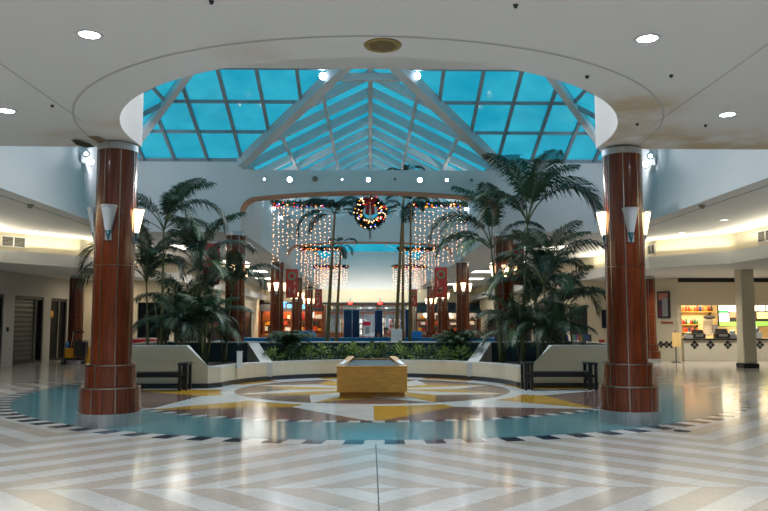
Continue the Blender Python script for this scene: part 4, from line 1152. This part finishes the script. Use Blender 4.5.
t = thing('wall_monitor', 'dark wall screen on the cream recess wall beside the near pillar, food-counter side', 'screen', ((608-370)/750*33.9, 33.94, 1.6+3.5*33.9/750))
MB().box(-.24, .24, 0, .06, -.42, .42).build('case', M['black'], t, bevel=.01); MB().box(-.21, .21, -.006, 0, -.38, .38).build('screen', mat('screen_glass', (16, 28, 44), .1, var=.2), t)
t = thing('red_notice', 'red rectangular notice seen through the palm fronds, food-counter side', 'notice', ((575-370)/750*33.9, 33.96, 1.6)); MB().box(-.22, .22, 0, .03, -.1, .1).build('panel', M['red'], t)
t = thing('red_box', 'small red box low on the cream recess wall, food-counter side', 'box', ((602-370)/750*33.9, 33.9, .72)); MB().box(-.12, .12, 0, .09, -.11, .11).build('case', M['red'], t, bevel=.01)
struct('door_1', MB().box(9.05, 9.85, 33.93, 33.99, 0, 2.3), M['dark'])
t = thing('magazine_rack', 'rack of colourful magazines behind the planter wall, food-counter side', 'rack', ((577-370)/750*31, 31, 0))
rk = MB()
for s in (-1, 1): rk.box(s*.52-.02, s*.52+.02, -.2, .2, 0, 1.1)
for z in (.3, .6, .85): rk.box(-.5, .5, -.18, .18, z-.02, z)
rk.build('frame', M['dark'], t)
r = random.Random(8)
for i in range(10):
    x = -.42+i*.094
    m_ = thing('magazine', 'bright magazine standing in the rack behind the planter', 'magazine', ((577-370)/750*31+x, 31-.05, .85), group='magazines in the rack')
    MB().prism([(-.02, 0), (.02, 0), (.09, .24), (.05, .24)], -.04, .04, axis='x').build('cover', JC[r.randrange(8)], m_)
t = thing('red_draped_table', 'long table under a red cloth behind the planter, shuttered-shop side', 'table', ((141-370)/750*28.5, 28.5, 0))
MB().box(-.75, .75, -.35, .35, .0, .98).build('cloth', M['red'], t, bevel=.03)
MB().box(-.7, .7, -.3, .3, .98, 1.02).build('table_top', M['cap'], t)

# ------------------------------------------------------------------ far end of the gallery
YE = 64.0
struct('wall_fascia_end', MB().box(-9, 9, YE, YE+.3, 3.3, 4.42), M['cream'])
struct('trim_7', MB().box(-9, 9, YE-.02, YE+.3, 3.18, 3.3), M['dark'])
t = thing('far_storefront', 'glazed storefront closing the far end of the gallery under the cream fascia', 'shopfront', (0, YE+.1, 0))
fr = MB()
for x in (-3.6,-2.4,-1.2,-.6,.6,1.2,2.4,3.6): fr.box(x-.04, x+.04, 0, .1, 0, 3.18)
fr.box(-3.6, 3.6, 0, .1, 2.35, 2.45); fr.box(-3.6, 3.6, 0, .1, 3.1, 3.18)
fr.build('frame', M['orangewood'], t)
MB().box(-3.6, -1.2, .01, .09, 0, .75).box(1.2, 3.6, .01, .09, 0, .75).box(-1.2, 1.2, .01, .09, 0, .4).build('kick_panel', M['orangewood'], t)
MB().box(-3.6, 3.6, .04, .06, .75, 3.12).build('glass', M['clear'], t)
struct('wall_store_end', MB().box(-9, 9, 70, 70.2, 0, 4.4), mat('store_wall', (150, 160, 172), .7, var=.25, scale=1.5))
for s in (-1, 1): struct(f'wall_store_{"left" if s<0 else "right"}', MB().box(s*3.7-.08, s*3.7+.08, YE+.25, 70, 0, 3.3), M['cream'])
rnd = random.Random(12)
for i, px in enumerate((362, 370, 386)):
    p = at(px, 309, 66)
    downlight(f'white ceiling lamp inside the far storefront, {["first", "second", "third"][i]} counting from the shuttered-shop side', p.x, 66, p.z, .16, 'far storefront lamps', 'spotlamp')
struct('ceiling_store', MB().box(-3.7, 3.7, YE+.3, 70, 2.86, 2.95).box(-3.7, 3.7, YE+.3, YE+.35, 2.9, 3.3), M['ceil'])
for i, (x, c) in enumerate(((-2.2,5),(-.9,3),(.9,5),(2.2,4))):
    t = thing('display_shelf', ['pale display shelf first inside the far storefront', 'blue display shelf by the poster in the far storefront', 'pale display shelf behind the second drape in the far storefront', 'red display shelf farthest from the poster in the far storefront'][i], 'shelf', (x, 67.5, 0))
    m = MB(); m.box(-.5, .5, .2, .25, 0, 1.9)
    for z in (.1, .6, 1.1, 1.6): m.box(-.5, .5, -.2, .2, z-.03, z)
    m.build('frame', M['paper'], t)
    g = MB()
    for z in (.1, .6, 1.1, 1.6):
        for k in range(4):
            h = rnd.uniform(.2, .38); g.box(-.45+k*.23, -.26+k*.23, -.18, .1, z, z+h, k % 3)
    o = g.build('goods', [JC[c], JC[(c+2) % 8], M['paper']], t); o['kind'] = 'stuff'
for i, px in enumerate((350.2, 380.2)):
    p = at(px, 303, YE-.4)
    t = thing('exit_sign', 'red lit exit sign above the drapes, ' + ('over the paired navy drapes' if i == 0 else 'over the single drape near the seated people'), 'exit sign', (p.x, YE-.1, p.z), group='exit signs')
    MB().box(-.19, .19, -.06, .06, -.12, .12).build('case', M['dark'], t, bevel=.01)
    MB().box(-.17, .17, -.07, -.06, -.1, .1).build('panel', M['exit'], t)
    text('EXIT', .13, M['paper'], t, (0, -.074, 0), ext=.002)
    MB().tube([(0,0,.12),(0,.0,.4),(0,.1,.4)], .02, 6).build('bracket', M['dark'], t)
def drape(label, px0, px1, ytop, y):
    a, b = at(px0, ytop, y), at(px1, ytop, y); w = (b.x-a.x)/2; h = a.z
    t = thing('drape_panel', label, 'drape', ((a.x+b.x)/2, y, 0), group='navy drapes')
    m = MB(); n = 28; vs = []
    for k in range(n+1):
        x = -w+2*w*k/n; d = .035*math.sin(k*1.5)
        vs += [(x, d, .02), (x, d*.7, h)]
    m.add(vs, [(2*k, 2*k+2, 2*k+3, 2*k+1) for k in range(n)], 0, True)
    c = m.build('cloth', M['drape'], t); sd = c.modifiers.new('thickness', 'SOLIDIFY'); sd.thickness = .012
    p = MB()
    for s in (-1, 1): p.tube([(s*w, .06, 0), (s*w, .06, h+.03)], .02, 8)
    p.tube([(-w, .06, h+.02), (w, .06, h+.02)], .02, 8); p.build('pole', M['alu'], t)
    for s in (-1, 1): MB().box(s*w-.15, s*w+.15, -.1, .2, 0, .012).build('foot_plate', M['alu'], t)
drape('navy drape panel, first of the pair below the exit sign', 343.8, 351.8, 310, 45)
drape('navy drape panel, second of the pair beside the poster', 352.6, 359.2, 310, 45.2)
drape('single navy drape panel behind the seated people', 374.8, 382.4, 310.5, 44)
drape('navy drape panel partly hidden by slender palm stems', 405.5, 411, 310, 45)
t = thing('poster_stand', 'white poster with a red header on a stand before the far storefront', 'poster', (at(367, 321, 52).x, 52, 0))
MB().box(-.25, .25, 0, .03, .75, 1.72).build('sheet', M['paper'], t)
MB().box(-.25, .25, -.01, 0, 1.38, 1.66).build('header', mat('crimson_print', (206, 24, 70), .5, var=.1), t)
MB().box(-.12, .16, -.008, 0, .85, 1.28).build('picture', mat('grey_print', (150, 150, 165), .5, var=.4, scale=20), t)
m = MB(); m.tube([(0,.05,0),(0,.05,1.7)], .02, 6); m.box(-.25, .25, -.1, .2, 0, .02); m.build('stand', M['alu'], t)
# blue boxes and white board beyond the pool
for px, w, y, lab in ((307, .33, 30.6, 'blue fabric-covered box beyond the pool, shuttered-shop side'), (415.5, .25, 30.6, 'blue fabric-covered box beyond the pool, beside the slender palms')):
    p = at(px, 331, y)
    t = thing('covered_box', lab, 'box', (p.x, y, 0), group='blue covered boxes')
    MB().prism([(-w, 0), (w, 0), (w, p.z-.06), (w*.8, p.z), (-w*.75, p.z-.01), (-w, p.z-.08)], -.3, .3, axis='y').build('cover', M['blue'], t, bevel=.03)
    MB().box(-w-.02, w+.02, -.32, .32, 0, .08).build('base', M['dark'], t)
p = at(396.5, 329, 24.6)
t = thing('white_board', 'blank white board standing behind the planter wall before the slender palms', 'board', (p.x, 24.6, 0))
MB().box(-.18, .18, 0, .04, .7, p.z).build('panel', M['paper'], t, bevel=.006)
m = MB()
for s in (-1, 1): m.tube([(s*.15,.06,0),(s*.15,.06,p.z-.1)], .018, 6); m.box(s*.15-.02, s*.15+.02, -.2, .3, 0, .02)
m.build('stand', M['alu'], t)
t = thing('white_board', 'slim white banner stand seen between the slender palm stems', 'banner stand', (at(397, 320, 40).x, 40, 0))
MB().box(-.06, .06, 0, .03, .3, 1.95).build('panel', M['paper'], t); MB().box(-.2, .2, -.1, .15, 0, .05).build('base', M['dark'], t)

# seated people on a bench beyond the pool
def skin_chain(name, nodes, edges, mats, parent, levels=2, root=0):
    me = bpy.data.meshes.new(name); me.from_pydata([n[0] for n in nodes], edges, [])
    o = link(name, me, parent); me.materials.append(mats)
    sk = o.modifiers.new('skin', 'SKIN'); sk.use_smooth_shade = True
    for i, n in enumerate(nodes):
        v = me.skin_vertices[0].data[i]; r = n[1]; v.radius = r if isinstance(r, tuple) else (r, r); v.use_root = (i == root)
    sb = o.modifiers.new('sub', 'SUBSURF'); sb.levels = levels; sb.render_levels = levels
    return o
def seated(label, x, y, rz, sc, skin, jacket, hair, seat):
    t = thing('person', label, 'person', (x, y, 0), rz); k = sc
    V = lambda a, b, c: ((a*k), (b*k), seat+c*k)
    L = [(V(0,0,.09), (.13*k,.11*k)), (V(0,.0,.3), (.125*k,.1*k)), (V(0,-.01,.48), (.15*k,.1*k)), (V(0,-.02,.56), (.06*k,.05*k)), (V(0,-.03,.62), .05*k), (V(0,-.045,.7), (.072*k,.085*k)), (V(0,-.04,.8), (.072*k,.09*k)), (V(0,-.03,.86), .045*k)]
    E = [(i, i+1) for i in range(7)]
    for s in (-1, 1):
        b = len(L)
        L += [(V(s*.17,-.01,.5), .055*k), (V(s*.22,-.06,.25), .043*k), (V(s*.14,-.28,.16), .034*k), (V(s*.1,-.36,.14), .03*k)]
        E += [(2, b), (b, b+1), (b+1, b+2), (b+2, b+3)]
        b2 = len(L)
        L += [(V(s*.1,-.05,.08), .085*k), (V(s*.13,-.42,.07), .062*k), ((s*.12*k, -.44*k, .3*seat), .045*k), ((s*.12*k, -.44*k, .05), .04*k), ((s*.13*k, -.6*k, .035), .035*k)]
        E += [(0, b2), (b2, b2+1), (b2+1, b2+2), (b2+2, b2+3), (b2+3, b2+4)]
    body = skin_chain('body', L, E, skin, t)
    J = [(V(0,0,.05), (.15*k,.13*k)), (V(0,0,.3), (.15*k,.12*k)), (V(0,-.01,.47), (.21*k,.13*k)), (V(0,-.015,.54), (.09*k,.075*k))]
    EJ = [(0,1),(1,2),(2,3)]
    for s in (-1, 1):
        b = len(J); J += [(V(s*.18,-.01,.49), .068*k), (V(s*.225,-.06,.25), .058*k), (V(s*.15,-.27,.165), .048*k)]; EJ += [(2,b),(b,b+1),(b+1,b+2)]
    skin_chain('jacket', J, EJ, jacket, t)
    T_ = [(V(0,.0,.08), (.15*k,.13*k))]; ET = []
    for s in (-1, 1):
        b = len(T_); T_ += [(V(s*.1,-.06,.08), .1*k), (V(s*.13,-.42,.07), .075*k), ((s*.12*k, -.44*k, .3*seat), .06*k), ((s*.12*k, -.44*k, .09), .055*k)]; ET += [(0,b),(b,b+1),(b+1,b+2),(b+2,b+3)]
    skin_chain('trousers', T_, ET, M['cloth1'], t)
    h = MB(); h.lathe([(.001,.135),(.05,.125),(.085,.09),(.1,.03),(.097,-.04),(.075,-.09),(.06,-.1)], 18, a0=-PI*.12, a1=PI*1.12)
    o = h.build('hair', hair, t, (0, -.025*k, seat+.78*k)); o.scale = (k, 1.05*k, k)
    hp = MB().lathe([(.001,.15),(.06,.135),(.098,.08),(.1,.06)], 18).build('hair', hair, t, (0, -.035*k, seat+.775*k)); hp.scale = (k, k, k)
    fc = MB()
    for s in (-1, 1): fc.ball((s*.03*k, -.122*k, seat+.765*k), .011*k)
    fc.build('eye', M['hair'], t)
    fc = MB(); fc.add([Vector(V(-.014,-.125,.73)), Vector(V(.014,-.125,.73)), Vector(V(0,-.152,.725)), Vector(V(0,-.125,.765)), Vector(V(0,-.12,.72))], [(0,2,3),(2,1,3),(0,4,2),(4,1,2)]); fc.build('nose', skin, t)
    m = MB(); m.box(-.022*k, .022*k, -.128*k, -.118*k, seat+.69*k, seat+.698*k); m.build('mouth', M['red'], t)
pa = at(386, 328, 31.0); pb = at(378.6, 333, 30.9)
bb = copy_tree(b0); bb.location = (.5, 31.05, 0); bb['label'] = 'black bench under the two seated people beyond the pool'
seated('person in a dark jacket sitting on the bench beyond the pool', pa.x, 31.05, .3, 1.05, M['skin'], M['cloth1'], M['hair'], .44)
seated('smaller person in a brown jacket sitting beside the one in dark clothes', pb.x, 31.0, -.15, .84, M['skin'], M['cloth2'], M['hair2'], .44)

# shops either side of the gallery end
def side_shop(s):
    a, b = sorted((s*3.8, s*9.0)); y = 61.5
    t = thing('gallery_shop', 'orange-lit wooden shop with a blue neon sign at the gallery end' if s < 0 else 'grey shop with brown posts and dark awning at the gallery end', 'shop', ((a+b)/2, y, 0)); w = (b-a)/2
    fr = MB()
    for k in range(5): fr.box(-w+2*w*k/4-.07, -w+2*w*k/4+.07, 0, .15, 0, 2.5)
    fr.box(-w, w, 0, .15, 0, .6); fr.box(-w, w, 0, .15, 1.7, 1.8)
    fr.build('frame', M['orangewood'], t)
    MB().box(-w, w, -.1, .15, 2.5, 3.1).build('sign_band', M['dark'], t, bevel=.02)
    MB().box(-w, w, 1.8, 1.9, 0, 3.1).build('back_panel', mat('orange_shop_wall', (150, 74, 34), .6, var=.5, scale=1.1) if s < 0 else M['grey'], t)
    MB().box(-w, w, .15, 1.8, 3.0, 3.1).build('ceiling_panel', M['cream'], t)
    MB().box(-w+.1, w-.1, .9, 1.05, 2.9, 2.96).build('strip_lamp', M['shoplamp'], t)
    for k, z in enumerate((.9, 1.4, 1.9)):
        MB().box(-w+.2, w-.2, 1.5, 1.78, z-.03, z).build('shelf_board', M['oak2'], t)
    r = random.Random(21+s); g = MB(); pm = [JC[0], JC[1], JC[4], JC[5], JC[6], M['paper'], M['dark']]
    for z in (.0, .9, 1.4, 1.9):
        x = -w+.25
        while x < w-.5:
            q = r.uniform(.15, .5); hh = r.uniform(.15, .42)
            if r.random() < .8: g.box(x, x+q*.9, 1.45, 1.75, z, z+hh*(1 if z else 2), r.randrange(7))
            x += q
    o = g.build('goods', pm, t); o['kind'] = 'stuff'
    for xx in (-w*.62, w*.05, w*.55):
        MB().box(xx-.28, xx+.28, 1.7, 1.78, 2.0, 2.45).build('lit_panel', M['menu'], t)
    if s > 0:
        aw = MB(); aw.prism([(-.9, 2.35), (-.9, 2.5), (-.1, 3.0), (-.1, 2.9)], -w, w, axis='x'); aw.build('awning', M['navywall'], t)
    return t
side_shop(1)
t = side_shop(-1)
def neon_word(word, px, py, size):
    p = at(px, py, 61.35)
    o = thing('neon_sign', 'blue neon shop lettering on the dark band of the orange-lit shop, ' + ('before the pillar' if word != 's' else 'emerging past the pillar'), 'neon sign', (p.x, 61.37, p.z), group='blue neon lettering')
    text(word, size, M['neon'], o, ext=.03)
neon_word('Tori', 289.2, 305.3, .66); neon_word('s', 303.8, 306, .66)
# dark shopfronts along both aisle walls
for s in (-1, 1):
    for i, (a, b) in enumerate(((35.2, 41.5), (42.3, 49), (50, 58.5))):
        t = thing('aisle_shopfront', f'dark glazed aisle shopfront under cream wall, {["nearest", "second", "third"][i]} along the {SIDE[s]}', 'shopfront', (s*9.25, (a+b)/2, 0), group='dark aisle shopfronts'); h = (b-a)/2
        f = MB()
        for k in range(4): f.box(-.06, .06, -h+2*h*k/3-.05, -h+2*h*k/3+.05, 0, 2.55)
        f.box(-.06, .06, -h, h, 2.4, 2.55); f.box(-.06, .06, -h, h, 0, .25)
        f.build('frame', M['dark'], t)
        MB().box(-.02, .02, -h, h, .25, 2.4).build('glass', M['darkglass'], t)
    w = MB()
    for a, b in ((34.3, 35.2), (41.5, 42.3), (49, 50), (58.5, 62)): w.box(min(s*9.1, s*9.4), max(s*9.1, s*9.4), a, b, 0, 2.55)
    struct(f'wall_piers_{"left" if s < 0 else "right"}', w, M['cream'])
# bright ceiling lamps of the aisles
for s in (-1, 1):
    for i, y in enumerate((28.5, 35.5, 42, 49, 56)):
        x = s*6.6
        t = thing('ceiling_light', f'bright square ceiling light in the gallery aisle, {["nearest", "second", "third", "fourth", "farthest"][i]}, {SIDE[s]}', 'ceiling light', (x, y, H), group='aisle ceiling lights')
        MB().box(-.85, .85, -.85, .85, -.05, .0).build('frame', M['paint'], t, bevel=.01)
        MB().box(-.78, .78, -.78, .78, -.06, -.05).build('diffuser', M['aislelamp'] if 'aislelamp' in M else M['lampdim'], t)

# ------------------------------------------------------------------ light
W = bpy.data.worlds.new('sky'); S.world = W; W.use_nodes = True
bg = W.node_tree.nodes['Background']
bg.inputs['Color'].default_value = (.78, .9, 1.0, 1); bg.inputs['Strength'].default_value = .66
K = (1.0, .985, .965); WARM = (1.0, .82, .6); COOL = (.95, .94, 1.0)
def spot(x, y, z, e, ang=110, c=K, tx=None, r=.12, blend=.6):
    l = bpy.data.lights.new('lamp_spot', 'SPOT'); l.energy = e; l.spot_size = math.radians(ang); l.spot_blend = blend; l.color = c; l.shadow_soft_size = r
    o = bpy.data.objects.new('lamp_spot', l); COL.objects.link(o); o.location = (x, y, z)
    d = (Vector(tx)-Vector((x,y,z))) if tx else Vector((0,0,-1))
    o.rotation_euler = d.to_track_quat('-Z', 'Y').to_euler(); return o
def point(x, y, z, e, c=K, r=.1):
    l = bpy.data.lights.new('lamp_point', 'POINT'); l.energy = e; l.color = c; l.shadow_soft_size = r
    o = bpy.data.objects.new('lamp_point', l); COL.objects.link(o); o.location = (x, y, z); return o
def area(x, y, z, sx, sy, e, c=K, to=(0,0,-1), spread=180):
    l = bpy.data.lights.new('lamp_area', 'AREA'); l.shape = 'RECTANGLE'; l.size = sx; l.size_y = sy; l.energy = e; l.color = c; l.spread = math.radians(spread)
    o = bpy.data.objects.new('lamp_area', l); COL.objects.link(o); o.location = (x, y, z)
    o.rotation_euler = Vector(to).to_track_quat('-Z', 'Y').to_euler(); return o
LG = dict(down=195, rear=240, aisle=26, side=150, cove=27, twin=115, bridge=150, kitchen=230, end=95, galw=80, flood=760)
for s in (-1, 1):
    for x, y in ((2.84, 7.41), (5.0, 10.19)): spot(s*x, y, H-.03, LG['down'], 140, (.9, .96, 1))
    for x, y in ((2.5, 3.2), (7.5, 5.5), (2.5, -2), (8, 0), (12, 8)): spot(s*x, y, H-.05, LG['rear'], 150, (.91, .965, 1))  # unseen extra downlights, added to brighten the near floor and ceiling
    for y in (28.5, 35.5, 42, 49, 56): area(s*6.6, y, H-.08, 1.5, 1.5, LG['aisle'], (1, .95, .86))
    spot(s*9.8, 17, H-.05, LG['side'], 150); spot(s*12.5, 12, H-.05, LG['side'], 150)  # added side lamps without fixtures, they lift the bulkheads and soffits
    # cove strips behind the lips
    for a, b, e in (((11.68, 8), (11.68, 15.5), .8), ((11.68, 16), (11.68, 23.4), 1.0), ((11.66, 23.95), (9.95, 26.1), 1.0), ((9.75, 26.6), (9.72, 32.8), .8)):
        a_, b_ = Vector((a[0]*s, a[1], 3.93)), Vector((b[0]*s, b[1], 3.93)); L = (b_-a_).length
        xax = (b_-a_).normalized(); inw = Vector((-xax.y, xax.x, 0))
        if inw.x*s > 0: inw = -inw
        d = (inw*.4 + Vector((0,0,1))).normalized(); zax = -d; yax = zax.cross(xax)
        o = area(0, 0, 0, L, .06, LG['cove']*L/3, (1, .9, .68), spread=150)
        o.matrix_world = Matrix.Translation((a_+b_)/2) @ Matrix((xax, yax, zax)).transposed().to_4x4()
    spot(s*7.7, 20.5, 6.2, LG['twin'], 120, COOL, (s*3.0, 14, 7.0)); spot(s*7.75, 20.7, 6.1, LG['twin'], 130, COOL, (s*7.2, 27, 5.4))
    for yy in (26, 31, 41, 52): spot(s*3.9, yy, 5.9, LG['galw'], 140, K, (0, yy+3, 6.6))  # the farther ones have no fixture, added to brighten the end wall
for x, e in ((-2.6, 1), (0, 1), (1.65, .7), (2.5, .5)): spot(x, 23.7, 6.1, LG['bridge']*e, 120, K, (x, 18, 0), .06)
for s in (-1, 1): spot(s*1.25, 20.0, 8.1, LG['flood'], 150, (.95, .97, 1.0), (s*1.6, 15, 0), .1)
area(0, 62, 4.3, 8, .3, LG['end'], (1, .95, .82), (0, 1, -.4))  # wash without a fixture, added to light the end fascia
area(0, 66.5, 2.8, 5, 3, 150, K)
area(-6.9, 60.5, 3.0, 3.5, .4, 60, WARM, (0, 1, -.5)); area(-6.9, 62.4, 2.9, 3.5, .4, 75, (1, .74, .46))
area(6.9, 62.4, 2.9, 3.5, .4, 50, K)
area(16, 33.4, 2.85, 5, 1.5, LG['kitchen'], (1, .8, .52))
for x in (11.9, 14.6, 17.5): spot(x, 28.6, 3.45, 210, 150, (1, .92, .78))  # added spots without fixtures, to brighten the counter front and column
area(-11.5, 33.0, 3.4, .8, .8, 25, WARM)

S.view_settings.view_transform = 'Standard'; S.view_settings.look = 'None'
S.view_settings.gamma = 1.0; S.view_settings.use_curve_mapping = False
S.view_settings.exposure = 0.65
try:
    S.cycles.use_denoising = True
    S.cycles.max_bounces = 8; S.cycles.transparent_max_bounces = 16
    S.cycles.sample_clamp_indirect = 6.0
except Exception: pass
